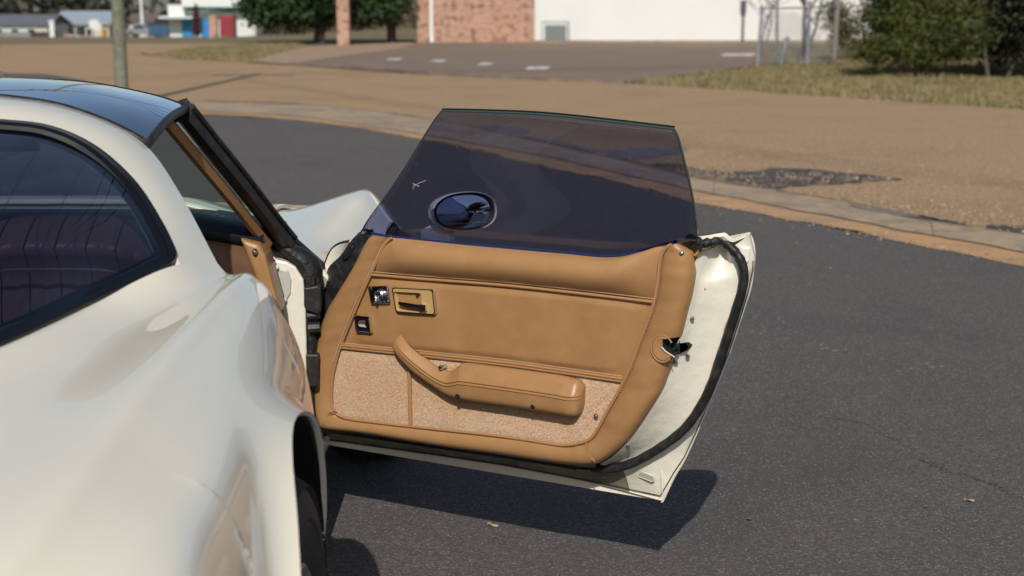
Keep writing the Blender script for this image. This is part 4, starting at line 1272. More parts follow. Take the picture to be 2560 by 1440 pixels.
# piping
def piping(name, pts, rad, n, o_off=-.004, m=LEATHER_D):
    b = MB()
    b.tube([p + np.array((0, o_off, 0)) for p in cr(pts, n)], rad, 8, up=(0, 1, 0))
    return b.build(name, m, door)
piping('surround_piping', [(q[0], .0, q[2]) for q in Q_k], .0036, 200)
piping('upper_piping', [(p[0], .0, p[2] - .002) for p in st1], .0036, 80, -.003)
piping('lower_piping', [(p[0], .0, p[2] - .001) for p in st2], .0036, 80, -.003)
piping('lower_piping', [(p[0], .0, p[2] - .0075) for p in st2], .0032, 80, -.002)
piping('carpet_divider', [(0.242, -0.0, 0.5194), (0.2443, 0.0, 0.4329), (0.2453, 0.0, 0.3396)], .0050, 20, -.003)
def stitches(pts, n, dz, o, length=.0048):
    b = MB()
    P = cr(pts, n)
    for i in range(n - 1):
        t = P[i + 1] - P[i]
        t = t / np.linalg.norm(t)
        c = (P[i] + P[i + 1]) / 2 + np.array((0, o, dz))
        tt = np.array((t[0], -.1, t[2] - .35))
        b.tube([c - tt * length / 2, c + np.array((0, -.0006, 0)), c + tt * length / 2], .0011, 4, up=(0, 1, 0))
    return b.build('stitching', THREAD, door, smooth=False, kind='stuff')
stitches([(p[0], -.004, p[2] + .006) for p in st1], 110, 0, -.002)
stitches([(p[0], -.004, p[2] + .006) for p in st2], 110, 0, -.002)
stitches([(q[0] * .93 + p[0] * .07, -.003, q[2] * .93 + p[2] * .07) for p, q in list(zip(P_k, Q_k))[:10]], 54, 0, -.003)
stitches([(q[0] * .93 + p[0] * .07, -.003, q[2] * .93 + p[2] * .07) for p, q in list(zip(P_k, Q_k))[23:]], 60, 0, -.003)
for pts in ([(0.02, -0.008, 0.3478), (0.0035, -0.008, 0.3404), (-0.0131, -0.008, 0.3308)], [(0.7354, -0.008, 0.3678), (0.7398, -0.008, 0.3454), (0.7524, -0.008, 0.3263)]):
    for d_ in (0, .006):
        b = MB()
        b.tube([np.array(p) + np.array((d_, -.0014, -d_ * .4)) for p in cr(pts, 8)], .0013, 5, up=(0, 1, 0))
        b.build('corner_seam', LEATHER_D, door)

# --- pull handle and armrest
A_T = [(0.2203, -0.0, 0.5651), (0.2365, -0.012, 0.5551), (0.2545, -0.02, 0.5427), (0.2766, -0.022, 0.5297), (0.3019, -0.022, 0.5168), (0.336, -0.02, 0.4996), (0.3677, -0.018, 0.4941), (0.3811, -0.014, 0.4998), (0.3958, -0.012, 0.511), (0.4161, -0.012, 0.5183), (0.5396, -0.012, 0.5194), (0.6601, -0.012, 0.5188), (0.6967, -0.012, 0.5166), (0.7154, -0.012, 0.5133), (0.7269, -0.008, 0.5006), (0.728, -0.004, 0.4914)]
A_B = [(0.2012, 0.0, 0.5489), (0.2056, -0.012, 0.5356), (0.2202, -0.02, 0.5208), (0.2426, -0.024, 0.5022), (0.2739, -0.026, 0.4804), (0.3224, -0.028, 0.4569), (0.3589, -0.03, 0.4412), (0.3816, -0.03, 0.4352), (0.407, -0.031, 0.4328), (0.4357, -0.032, 0.4319), (0.5619, -0.032, 0.433), (0.6736, -0.032, 0.4317), (0.7028, -0.03, 0.4305), (0.7193, -0.026, 0.4365), (0.7263, -0.014, 0.4574), (0.7271, -0.006, 0.4766)]
A_P = [(.010,), (.024,), (.032,), (.034,), (.035,), (.036,), (.038,), (.040,), (.042,), (.043,), (.044,), (.044,), (.043,), (.038,), (.022,), (.008,)]
ta, ba = pair(A_T, A_B, 6)
pp, _ = pair(A_P, A_P, 6)
arm, seam_pts = MB(), []
rows = []
nA = len(ta)
for i, (T, B, P) in enumerate(zip(ta, ba, pp)):
    p = float(P[0])
    d = B - T
    hgt = math.hypot(d[0], d[2])
    dirv = np.array((d[0], 0, d[2])) / max(hgt, 1e-6)
    back = -.004 if i < nA * .5 else .004
    sec = [(T[1] * .4 + back, .01), (-p * .30, -.005), (-p * .50, .03), (-p * .60, .09), (-p * .82, .28), (-p * .97, .41), (-p * 1.0, .47), (-p * .99, .60), (-p * .94, .86), (-p * .86, .96), (-p * .70, 1.0), (back, .97)]
    K = [T + dirv * hgt * f + np.array((0, o - T[1], 0)) for o, f in sec]
    ring = cr(K, 26, closed=True)
    rows.append(ring)
    seam_pts.append(T + dirv * hgt * .42 + np.array((0, -p * 1.005 - T[1], 0)))
arm.grid(rows, closed=True, capped=True)
arm.build('armrest', LEATHER, door, sharp=0, fixn=True)
for f_, rr in ((0.0, .0019), (.0075, .0019)):
    b = MB()
    b.tube([p + np.array((0, -.0005, -f_)) for p in seam_pts[6:-6]], rr, 6, up=(0, 1, 0))
    b.build('armrest_seam', LEATHER_D, door)
for c_ in [(0.4058, -0.038, 0.4421), (0.6114, -0.038, 0.4439)]:
    b = MB()
    b.lathe([(0, -.006), (.0045, -.006), (.0058, -.003), (.006, .004)], 14, c_, 'y')
    b.build('armrest_screw_hole', DARK, door)
c_ = (0.3481, -0.012, 0.5013)
b = MB()
b.lathe([(0, -.016), (.005, -.015), (.0065, -.010), (.0045, -.004), (.005, .01)], 14, c_, 'y')
b.build('armrest_bolt', CHROME, door)

# --- inside handle
def quad_o(pts, o):
    return [(p[0], o, p[2]) for p in pts]
def rounded(pts, rad, n=5):
    out = []
    m = len(pts)
    for i in range(m):
        p = np.array(pts[i]); a = np.array(pts[i - 1]); c = np.array(pts[(i + 1) % m])
        pa_, pc_ = p + (a - p) / np.linalg.norm(a - p) * rad, p + (c - p) / np.linalg.norm(c - p) * rad
        for t in np.linspace(0, 1, n):
            out.append((1 - t) ** 2 * pa_ + 2 * t * (1 - t) * p + t * t * pc_)
    return out
def inset(pts, k):
    c = np.mean(np.array(pts), axis=0)
    return [c + (np.array(p) - c) * k for p in pts]
hb4 = [(0.1994, -0.008, 0.683), (0.3212, -0.008, 0.6885), (0.3285, -0.008, 0.6266), (0.2102, -0.008, 0.6224)]
R0 = rounded(hb4, .008)
b = MB()
b.grid([quad_o(R0, -.004), quad_o(R0, -.0095), quad_o(inset(R0, .975), -.0125), quad_o(inset(R0, .93), -.0125), quad_o(inset(R0, .915), -.008)], closed=True)
b.build('handle_bezel', CHROME, door, sharp=30, fixn=True)
b = MB()
inr = [(0.2051, -0.008, 0.6717), (0.2832, -0.008, 0.6751), (0.2895, -0.008, 0.6285), (0.215, -0.008, 0.6279)]
R1 = rounded(inset(hb4, .92), .007)
Ri = rounded(inr, .005)
b.grid([quad_o(R1, -.011), quad_o(inset(Ri, 1.03), -.011), quad_o(Ri, -.0095), quad_o(inset(Ri, .86), .006), quad_o(inset(Ri, .5), .008), quad_o(inset(Ri, .05), .008)], closed=True)
b.build('handle_cup', BEIGE, door, sharp=35, fixn=True)
b = MB()
lv = [(0.2229, -0.014, 0.6466), (0.238, -0.014, 0.6451), (0.2613, -0.014, 0.6435), (0.2844, -0.014, 0.6428), (0.3028, -0.014, 0.6437)]
b.sweep(cr(lv, 16), [(-.0035, -.0055), (.0035, -.0055), (.0045, .0), (.0035, .0055), (-.0035, .0055)], up=(0, 0, 1), scales=[.7 + .3 * sstep(0, 6, i) for i in range(16)])
b.sweep([(0.2837, -0.013, 0.6421), (0.3033, -0.013, 0.6426)], [(-.006, -.0075), (.006, -.0075), (.006, .0075), (-.006, .0075)], up=(0, 0, 1))
b.build('handle_lever', CHROME, door, sharp=40)
c_ = (0.2712, -0.004, 0.6674)
b = MB()
b.lathe([(0, -.004), (.0035, -.0035), (.004, .004)], 12, c_, 'y')
b.build('handle_screw', DARKMETAL, door)
# lock plate with toggle
lk = [(0.1278, -0.006, 0.6771), (0.1863, -0.006, 0.6845), (0.1926, -0.006, 0.6393), (0.1365, -0.006, 0.6327)]
L0 = rounded(lk, .004)
b = MB()
b.grid([quad_o(L0, -.004), quad_o(L0, -.0085), quad_o(inset(L0, .95), -.0105), quad_o(inset(L0, .88), -.0095), quad_o(inset(L0, .05), -.0095)], closed=True)
b.build('lock_plate', mat('pitted_chrome', (0.42, 0.42, 0.45), 0.18, metal=1.0, noise=(120, 4, (0.12, 0.11, 0.11), 0.5, 0.7), bump=(90, .3, .004)), door, sharp=30, fixn=True)
cc = (0.1637, -0.01, 0.6591)
b = MB()
b.lathe([(.0135, .001), (.0130, -.004), (.0105, -.006), (.0080, -.004), (.0075, .003), (0, .003)], 28, cc, 'y')
b.build('lock_ring', CHROME, door, sharp=40)
b = MB()
b.tube(cr([(cc[0] + .001, -.008, cc[2] + .001), (cc[0], -.020, cc[2] - .006), (cc[0] - .002, -.027, cc[2] - .014)], 10), .0038, 10, up=(1, 0, 0), scales=[.75, .75, .75, .75, .8, .9, 1, 1.1, 1.1, .7])
b.build('lock_toggle', CHROME, door)
for q in [(0.1374, -0.0095, 0.6725), (0.185, -0.0095, 0.6456)]:
    b = MB()
    b.lathe([(0, -.0015), (.003, -.0012), (.0036, .0015)], 12, q, 'y')
    b.build('lock_plate_screw', STEEL, door)
# window switch
sw4 = [(0.0863, -0.006, 0.6014), (0.1335, -0.006, 0.6043), (0.1387, -0.006, 0.5604), (0.0902, -0.006, 0.5602)]
S0 = rounded(sw4, .003)
b = MB()
b.grid([quad_o(S0, -.004), quad_o(S0, -.009), quad_o(inset(S0, .93), -.0135), quad_o(inset(S0, .82), -.0125), quad_o(inset(S0, .78), -.007)], closed=True)
b.build('switch_bezel', CHROME, door, sharp=30, fixn=True)
b = MB()
b.prism(quad_o(inset(S0, .79), -.0095), (0, .006, 0))
b.build('switch_face', BLACKP, door, smooth=False)
b = MB()
q4 = quad_o(inset(sw4, .42), -.0105)
b.grid([[q4[0], q4[1]], [((q4[0][0] + q4[3][0]) / 2, -.0165, (q4[0][2] + q4[3][2]) / 2), ((q4[1][0] + q4[2][0]) / 2, -.0165, (q4[1][2] + q4[2][2]) / 2)], [q4[3], q4[2]]])
b.build('switch_rocker', CHROME, door, smooth=False)

# --- latch opening in the surround
b = MB()
ec = (0.9242, -0.0135, 0.6115)
b.tube([(ec[0] + .0265 * math.cos(a_), -.0125, ec[2] + .0305 * math.sin(a_)) for a_ in np.linspace(.55, 2 * math.pi - .75, 40)], .0017, 8, up=(0, 1, 0))
b.build('latch_opening_rim', LEATHER_D, door)
b = MB()
ec = (0.9242, -0.0135, 0.6115)
rings = []
for k, o_ in ((1.0, -.0095), (.93, -.0130), (.80, -.0135), (.55, -.0118), (.3, -.0112), (.02, -.0110)):
    rings.append([(ec[0] + .026 * k * math.cos(a_), o_, ec[2] + .030 * k * math.sin(a_)) for a_ in np.linspace(0, 2 * math.pi, 32, endpoint=False)])
b.grid(rings, closed=True)
scoop = b.build('latch_scoop', LEATHER, door, sharp=0, fixn=True)
def cut_hole(o, poly):
    """open a convex hole (u, z) in a panel"""
    import bmesh
    bm = bmesh.new()
    bm.from_mesh(o.data)
    c = np.mean(np.array(poly), axis=0)
    n = len(poly)
    planes = []
    for i in range(n):
        p, q = np.array(poly[i]), np.array(poly[(i + 1) % n])
        d = q - p
        nn = np.array((d[1], -d[0]))
        if nn.dot(c - p) > 0:
            nn = -nn
        planes.append((p, nn / np.linalg.norm(nn)))
    for p, nn in planes:
        fs = [f for f in bm.faces if abs(f.calc_center_median().x - c[0]) < .09 and abs(f.calc_center_median().z - c[1]) < .09]
        geom = list({v for f in fs for v in f.verts}) + list({e_ for f in fs for e_ in f.edges}) + fs
        bmesh.ops.bisect_plane(bm, geom=geom, plane_co=(p[0], 0, p[1]), plane_no=(nn[0], 0, nn[1]))
    kill = []
    for f in bm.faces:
        m_ = f.calc_center_median()
        if all((m_.x - p[0]) * nn[0] + (m_.z - p[1]) * nn[1] < 1e-5 for p, nn in planes):
            kill.append(f)
    bmesh.ops.delete(bm, geom=kill, context='FACES')
    bm.to_mesh(o.data)
    bm.free()
def pocket(name, pts, depth, ring=True):
    b = MB()
    front = [(p[0], p[1] + .0015, p[2]) for p in pts]
    back = [(p[0], p[1] + depth, p[2]) for p in pts]
    b.grid([front, back], closed=ring)
    b.add(back, [tuple(range(len(back)))])
    b.build(name, DARK, door, smooth=False)
hole_l = [(0.9239, -0.0115, 0.6329), (0.9412, -0.0115, 0.6366), (0.97, -0.0115, 0.638), (0.9708, -0.0115, 0.602), (0.9535, -0.0115, 0.5991), (0.934, -0.0115, 0.6077), (0.9242, -0.0115, 0.6166)]
hole_r = [(0.9286, 0.03, 0.6218), (0.95, 0.03, 0.6196), (0.9626, 0.03, 0.6201), (0.9686, 0.03, 0.6126), (0.963, 0.03, 0.6028), (0.9487, 0.03, 0.5939), (0.9293, 0.03, 0.5889)]
for o_ in (surround, scoop):
    cut_hole(o_, [(p[0], p[2]) for p in hole_l])
cut_hole(shut_face, [(p[0], p[2]) for p in hole_r])
pocket('latch_pocket', [(0.9516, -0.0115, 0.5989), (0.934, -0.0115, 0.6077), (0.9242, -0.0115, 0.6166), (0.9239, -0.0115, 0.6329), (0.9412, -0.0115, 0.6366), (0.9508, -0.0115, 0.6368)], .034, False)
pocket('latch_slot', hole_r, .045)
b = MB()
b.tube([(0.9348, 0.004, 0.6038), (0.9463, 0.004, 0.6106), (0.9539, 0.004, 0.6205)], .003, 6, up=(0, 1, 0))
b.tube([(0.9354, 0.006, 0.6272), (0.932, 0.006, 0.6013)], .002, 6, up=(0, 1, 0))
b.build('latch_lever', DARKMETAL, door)
b = MB()
b.tube([(0.9234, -0.014, 0.6152), (0.9333, -0.014, 0.6063), (0.9557, -0.014, 0.5962)], .0013, 6, up=(0, 1, 0))
b.build('latch_lip', PAINT_IN, door)
def screw(px, rad, m=STEEL):
    b = MB()
    b.lathe([(0, -.003), (rad * .6, -.0028), (rad * .95, -.001), (rad * 1.05, .002)], 14, (0, 0, 0), 'y')
    b.tube([(-rad * .55, -.0032, 0), (rad * .55, -.0032, 0)], rad * .14, 4)
    o = b.build('trim_screw', m, door, sharp=40)
    o.location = px
    return o
for q in [(0.9625, -0.006, 0.8273)]:
    screw(q, .0065)
screw((0.7565, -0.004, 0.4317), .0055)
for q in [(0.9755, 0.033, 0.6764), (0.9393, 0.03, 0.5735), (0.9616, 0.045, 0.5868), (0.8234, 0.03, 0.3624)]:
    s_ = screw(q, .005)
    s_.rotation_euler = (0, 0, .75)
b = MB()
q = (0.9945, 0.052, 0.7428)
b.lathe([(0, -.003), (.0035, -.003), (.0045, .003)], 12, q, 'y')
b.build('bolt_hole', RUST, door)

# --- window glass: leans in towards the cabin
gl_l = [(0.4392, -0.1525, 1.1281), (0.423, -0.1455, 1.1155), (0.3387, -0.104, 1.0399), (0.2142, -0.0406, 0.9247), (0.0993, 0.018, 0.8181), (0.087, 0.028, 0.7999)]
gl_r = [(1.0001, -0.1429, 1.1107), (1.0041, -0.1373, 1.1005), (1.0052, -0.0931, 1.0201), (1.0037, -0.0407, 0.9249), (1.0006, -0.0113, 0.8715), (0.9982, -0.005, 0.86)]
gl_t = [(0.4392, -0.1525, 1.1281), (0.539, -0.1535, 1.13), (0.6976, -0.1534, 1.1298), (0.8638, -0.1483, 1.1205), (1.0001, -0.1429, 1.1107)]
gl_b = [(0.087, 0.028, 0.7999), (0.1782, 0.0328, 0.7913), (0.3651, 0.0334, 0.7902), (0.5588, 0.0332, 0.7905), (0.6699, 0.0328, 0.7913), (0.7428, 0.033, 0.7909), (0.797, 0.0298, 0.7968), (0.8539, 0.0204, 0.8138), (0.9103, 0.0097, 0.8333), (0.9569, -0.001, 0.8527), (0.9982, -0.005, 0.86)]
g = coons(gl_t, gl_b, gl_l, gl_r, 40, 20)
for row in g:
    for i, p in enumerate(row):
        h = sstep(.80, 1.14, p[2])
        row[i] = p + np.array((0, .012 * math.sin(math.pi * h), 0))
b = MB()
b.grid(g)
wgl = b.build('window_glass', DOORGLASS, door, sharp=0, solid=.0045)
eg = [g[j][0] for j in range(19, -1, -1)] + [g[0][i] for i in range(1, 40)] + [g[j][-1] for j in range(1, 20)]
b = MB()
b.sweep(eg, [(-.0012, -.0030), (.0012, -.0030), (.0012, .0030), (-.0012, .0030)], up=(0, 1, .5))
b.build('window_glass_edge', mat('green_glass_edge', (0.045, 0.075, 0.06), 0.15, spec=.8), door, sharp=30)
b = MB()
tp_ = [g[0][i] + np.array((0, .004, .003)) for i in range(0, 40)]
b.tube(tp_, .0026, 6, up=(0, 1, 0))
b.build('window_top_seal_mark', BLACKP, door)
b = MB()
bl = cr([(0.1272, 0.014, 0.8068), (0.1911, 0.014, 0.8027), (0.3772, 0.014, 0.8021), (0.5696, 0.014, 0.8026), (0.6797, 0.014, 0.8031), (0.7523, 0.014, 0.8022), (0.8046, 0.014, 0.8074), (0.8568, 0.014, 0.8226), (0.9082, 0.014, 0.8406), (0.9455, 0.014, 0.8511), (0.9617, 0.014, 0.8493)], 60)
b.tube(bl, .0028, 6, up=(0, 1, 0))
b.build('window_bottom_line', BLUELINE, door)  # thin blue line along the foot of the glass
# scratch on the glass
b = MB()
for pts in ([(0.2908, -0.0472, 0.9367), (0.3093, -0.0528, 0.9469), (0.3353, -0.0581, 0.9565)], [(0.2955, -0.0523, 0.9461), (0.3112, -0.049, 0.9401)], [(0.2897, -0.0438, 0.9306), (0.302, -0.052, 0.9455)]):
    b.tube([np.array(p) + np.array((0, -.003, 0)) for p in cr(pts, 6)], .0006, 4, up=(0, 1, 0))
b.build('window_scratch', mat('scratch_white', (0.6, 0.55, 0.5), .6), door)

# --- outside mirror
mc = np.array((0.3034, 0.165, 0.8545))
ang = math.radians(38)
nrm = np.array((math.cos(ang), -math.sin(ang), .095))
nrm /= np.linalg.norm(nrm)
sidev = np.cross((0, 0, 1), nrm)
sidev /= np.linalg.norm(sidev)
upv = np.cross(nrm, sidev)
def egg(k, depth, shift=0.0, n=40, kx=None):
    out = []
    for i in range(n):
        a = 2 * math.pi * i / n
        ca, sa_ = math.cos(a), math.sin(a)
        x = math.copysign(abs(ca) ** .86, ca) * .083
        z = math.copysign(abs(sa_) ** .86, sa_) * .0475 * (1 + .06 * ca)
        out.append(mc + sidev * (x * (kx or k) + shift) + upv * z * k - nrm * depth)
    return out
b = MB()
b.grid([egg(.97, .012), egg(.985, .0), egg(1.0, -.004), egg(1.03, .0), egg(1.04, .012), egg(1.0, .04), egg(.86, .075), egg(.62, .10), egg(.34, .117), egg(.05, .122)], closed=True)
b.build('mirror_housing', PAINT, door, sharp=45, fixn=True)
b = MB()
b.grid([egg(.975, .006), egg(.93, .004), egg(.86, .011), egg(.84, .013)], closed=True)
b.build('mirror_gasket', RUBBER, door, sharp=0, fixn=True)
b = MB()
b.grid([egg(k, .013 - .004 * (1 - k * k)) for k in (.86, .6, .3, .02)], closed=True)
b.build('mirror_glass', MIRROR, door, sharp=0, fixn=True)
fc = bpy.data.curves.new('mirror_caution_text', 'FONT')
fc.body = 'OBJECTS IN MIRROR ARE CLOSER THAN THEY APPEAR'
fc.size = .0052
fc.align_x = 'CENTER'
dg = None
to = bpy.data.objects.new('mirror_caution_text', fc)
C.objects.link(to)
bpy.context.view_layer.update()
tme = bpy.data.meshes.new_from_object(to)
bpy.data.objects.remove(to)
tob = obj('mirror_caution_text', tme, door, mat('etched_text', (0.35, 0.37, 0.42), .5), smooth=False)
tob.matrix_local = Matrix((( *[0] * 4,),) * 4) if False else Matrix([[sidev[0], upv[0], nrm[0], 0], [sidev[1], upv[1], nrm[1], 0], [sidev[2], upv[2], nrm[2], 0], [0, 0, 0, 1]])
tob.location = mc - nrm * .010 - upv * .031
b = MB()
base = [(0.2202, 0.09, 0.7829), (0.3136, 0.09, 0.7823), (0.2821, 0.14, 0.7729), (0.1873, 0.14, 0.7736)]
base = [np.array(p) for p in base]
top = [mc + np.array((-.115, -.030, -.050)), mc + np.array((-.035, -.030, -.055)), mc + np.array((-.035, .02, -.045)), mc + np.array((-.115, .02, -.040))]
b.grid([[p + np.array((0, 0, -.02)) for p in base], base, [a * .5 + c * .5 + np.array((.0, 0, -.004)) for a, c in zip(base, top)], top], closed=True, capped=True)
b.build('mirror_pedestal', PAINT, door, smooth=True, sharp=50, bevel=.006, fixn=True)

# --- front end of the door: rubber boot, skin edge
b = MB()
fa, fb_ = pair([(0.1287, 0.022, 0.8059), (0.1015, 0.022, 0.7668), (0.0752, 0.022, 0.7304), (0.0486, 0.022, 0.6896), (0.0154, 0.022, 0.6427), (-0.0156, 0.022, 0.6016), (-0.0369, 0.022, 0.5579)], [(0.0629, 0.05, 0.8003), (0.0328, 0.05, 0.7716), (0.0022, 0.05, 0.7345), (-0.0337, 0.05, 0.7027), (-0.0474, 0.05, 0.6622), (-0.0615, 0.05, 0.6099), (-0.0784, 0.05, 0.5526)], 6)
b.grid([fa] + [[x * (1 - t) + y * t + np.array((0, -.006 * math.sin(math.pi * t) - .003 * math.sin(i * .9), 0)) for i, (x, y) in enumerate(zip(fa, fb_))] for t in (.2, .4, .6, .8)] + [fb_, [p + np.array((0, .06, 0)) for p in fb_]], flip=True)
b.build('door_front_boot', RUBBER_M, door, sharp=40, solid=.003)
b = MB()
b.tube(cr([(0.0858, 0.03, 0.8066), (0.1039, 0.03, 0.806), (0.1207, 0.03, 0.8042)], 8), .008, 8, up=(0, 1, 0), scales=[.7, 1, .8, 1, .9, .7, .8, .5])
b.build('front_boot_fold', RUBBER_M, door)
b = MB()
b.tube(cr([(0.0604, 0.032, 0.7702), (0.0428, 0.032, 0.7485), (0.0251, 0.032, 0.7308)], 10), .010, 8, up=(0, 1, 0), scales=[.7, 1, 1, 1, .9, 1, 1, 1, .9, .5])
b.build('front_boot_fold', RUBBER_M, door)
b = MB()
ea = cr([(0.0063, 0.09, 0.7683), (-0.0239, 0.09, 0.7597), (-0.047, 0.09, 0.7455), (-0.0628, 0.09, 0.7234), (-0.0764, 0.09, 0.693), (-0.0849, 0.09, 0.6608), (-0.0945, 0.09, 0.5946), (-0.1069, 0.09, 0.5189)], 30)
b.grid([ea, [p + np.array((.004, -.004, 0)) for p in ea], [p + np.array((.045, .004, -.005)) for p in ea]], flip=True)
b.build('door_front_edge', PAINT_IN, door, sharp=40, solid=.003)
b = MB()
b.tube([p + np.array((.0, -.004, 0)) for p in ea], .0035, 6, up=(0, 1, 0))
b.build('front_edge_rubber', RUBBER_M, door)
b = MB()
fp = [(-0.0743, 0.045, 0.5624), (-0.0466, 0.045, 0.5527), (-0.063, 0.045, 0.5111), (-0.0748, 0.045, 0.457), (-0.0849, 0.045, 0.2848), (-0.0542, 0.045, 0.273), (-0.0626, 0.045, 0.2503), (-0.1014, 0.045, 0.2501), (-0.098, 0.045, 0.4542)]
b.prism(fp, (0, .04, 0))
b.build('door_front_face', DARKMETAL, door, smooth=False, bevel=.003)
b = MB()
b.tube([(-0.0415, 0.035, 0.6527), (-0.0064, 0.035, 0.6518), (-0.0017, 0.035, 0.6389), (-0.0461, 0.035, 0.5754)], .0018, 5, up=(0, 1, 0))
b.build('boot_wire', DARKMETAL, door)
for q in [(-0.0403, 0.03, 0.6495), (-0.0461, 0.03, 0.5784), (0.0547, 0.03, 0.7761)]:
    s_ = screw(q, .005, DARKMETAL)

# ------------------------------------------------------------------ things around the road
WOOD = mat('weathered_pole_wood', (0.19, 0.19, 0.135), 0.9, noise=[(3, 5, (0.13, 0.135, 0.095), 0.4, 0.7), (18, 5, (0.27, 0.26, 0.2), 0.5, 0.75)], bump=(30, .6, .02))
WIRE = mat('overhead_wire', (0.02, 0.02, 0.02), 0.5)
GREYM = mat('galvanised_steel', (0.42, 0.43, 0.45), 0.5, metal=.6, noise=(8, 4, (0.28, 0.28, 0.29), .45, .7))

ux, uy = (-3.8518, 15.6268)
pole = thing('utility_pole', 'weathered greenish wooden utility pole rising behind the car roof', 'pole', (ux, uy, 0))
b = MB()
b.tube([(0, 0, -.3), (-.01, 0, 1.5), (-.02, 0, 4), (-.03, 0, 6.9)], .082, 20, up=(0, 1, 0), scales=[1.05, 1, .96, .86])
b.build('post', WOOD, pole)
b = MB()
b.box(-.75, .70, -.05, .05, 6.35, 6.46)
b.build('crossarm', WOOD, pole, smooth=False, bevel=.01)
for x in (-.65, -.30, .32, .60):
    b = MB()
    b.lathe([(0, 6.46), (.03, 6.46), (.045, 6.50), (.03, 6.53), (.045, 6.56), (.02, 6.60), (0, 6.61)], 12, (x, 0, 0))
    b.build('insulator', mat('brown_ceramic', (.08, .04, .025), .2), pole)
for k, x in enumerate((-.65, -.30, .32, .60)):
    b = MB()
    for sgn in (1, -1):
        b.tube([(x + sgn * 42 * t * .93, 42 * t * .36 * sgn, 6.60 - 3.2 * t * (1 - t) + (0.3 * k) * t) for t in np.linspace(0, 1, 26)], .012, 5)
    b.build('wire', WIRE, pole)
b = MB()
for k in range(3):
    b.tube([(.05 + 9 * t, -16 * t, 5.6 - .25 * k - 2.2 * t * (1 - t)) for t in np.linspace(0, 1, 26)], .010, 5)
b.build('service_wire', WIRE, pole)

# --- brick and white metal building
BRICK = bpy.data.materials.new('mottled_brick')
BRICK.use_nodes = True
nt = BRICK.node_tree
bs = nt.nodes['Principled BSDF']
bs.inputs['Roughness'].default_value = .9
tcn = nt.nodes.new('ShaderNodeTexCoord')
mp = nt.nodes.new('ShaderNodeMapping')
mp.inputs['Rotation'].default_value = (math.radians(90), 0, 0)
bt = nt.nodes.new('ShaderNodeTexBrick')
bt.inputs['Scale'].default_value = 1.0
bt.inputs['Brick Width'].default_value = .21
bt.inputs['Row Height'].default_value = .075
bt.inputs['Mortar Size'].default_value = .010
bt.inputs['Bias'].default_value = -.1
bt.inputs['Color1'].default_value = (.40, .175, .10, 1)
bt.inputs['Color2'].default_value = (.50, .29, .19, 1)
bt.inputs['Mortar'].default_value = (.42, .36, .30, 1)
nt.links.new(tcn.outputs['Object'], mp.inputs[0])
nt.links.new(mp.outputs[0], bt.inputs['Vector'])
no = nt.nodes.new('ShaderNodeTexNoise')
no.inputs['Scale'].default_value = 5
no.inputs['Detail'].default_value = 3
mx = nt.nodes.new('ShaderNodeMix')
mx.data_type = 'RGBA'
rmp = nt.nodes.new('ShaderNodeValToRGB')
rmp.color_ramp.elements[0].position = .52
rmp.color_ramp.elements[1].position = .66
nt.links.new(tcn.outputs['Object'], no.inputs['Vector'])
nt.links.new(no.outputs[0], rmp.inputs[0])
nt.links.new(rmp.outputs[0], mx.inputs['Factor'])
nt.links.new(bt.outputs['Color'], mx.inputs['A'])
mx.inputs['B'].default_value = (.20, .10, .075, 1)
nt.links.new(mx.outputs['Result'], bs.inputs['Base Color'])
WHITE = mat('white_metal_siding', (0.72, 0.72, 0.695), 0.5, noise=(.7, 4, (0.69, 0.685, 0.65), .4, .7))
xb0, xb1, xb2 = -1.6857, 1.8356, 15.3356
yb = 43.2421
bld = thing('brick_and_metal_building', 'long low building, brown brick end joined to white metal siding', 'building', (xb0, yb, 0))
b = MB()
b.box(0, xb1 - xb0, 0, 11, -.3, 4.2)
b.build('brick_wall', BRICK, bld, smooth=False)
b = MB()
b.box(xb1 - xb0, xb2 - xb0, .25, 11, -.3, 4.6)
b.build('metal_wall', WHITE, bld, smooth=False)
for k in range(44):
    b = MB()
    x = xb1 - xb0 + .15 + k * .305
    b.box(x, x + .035, .225, .25, .06, 4.6)
    b.build('siding_rib', WHITE, bld, smooth=False)
b = MB()
b.box(xb1 - xb0, xb2 - xb0, .18, .25, -.3, .06)
b.build('foundation', CONC, bld, smooth=False)
b = MB()
b.box(-.3, xb2 - xb0 + .2, -.4, 11.2, 4.6, 4.8)
b.build('roof', GREYM, bld, smooth=False)
b = MB()
xd = -1.257 - xb0
b.sweep([(xd, -.06, -.02), (xd, -.06, 4.2)], [(-.055, -.04), (.055, -.04), (.055, .04), (-.055, .04)], up=(0, 1, 0))
b.sweep([(xd, -.06, .1), (xd + .02, -.3, .0)], [(-.055, -.04), (.055, -.04), (.055, .04), (-.055, .04)], up=(0, 0, 1))
b.build('downspout', WHITE, bld, smooth=False)
xm = 8.1636 - xb0
b = MB()
b.tube([(xm, .12, 0), (xm, .12, 1.0)], .035, 8)
b.box(xm - .08, xm + .08, .1, .24, .9, 1.25)
b.build('electric_conduit', mat('dark_conduit', (.08, .08, .085), .5), bld, smooth=False)
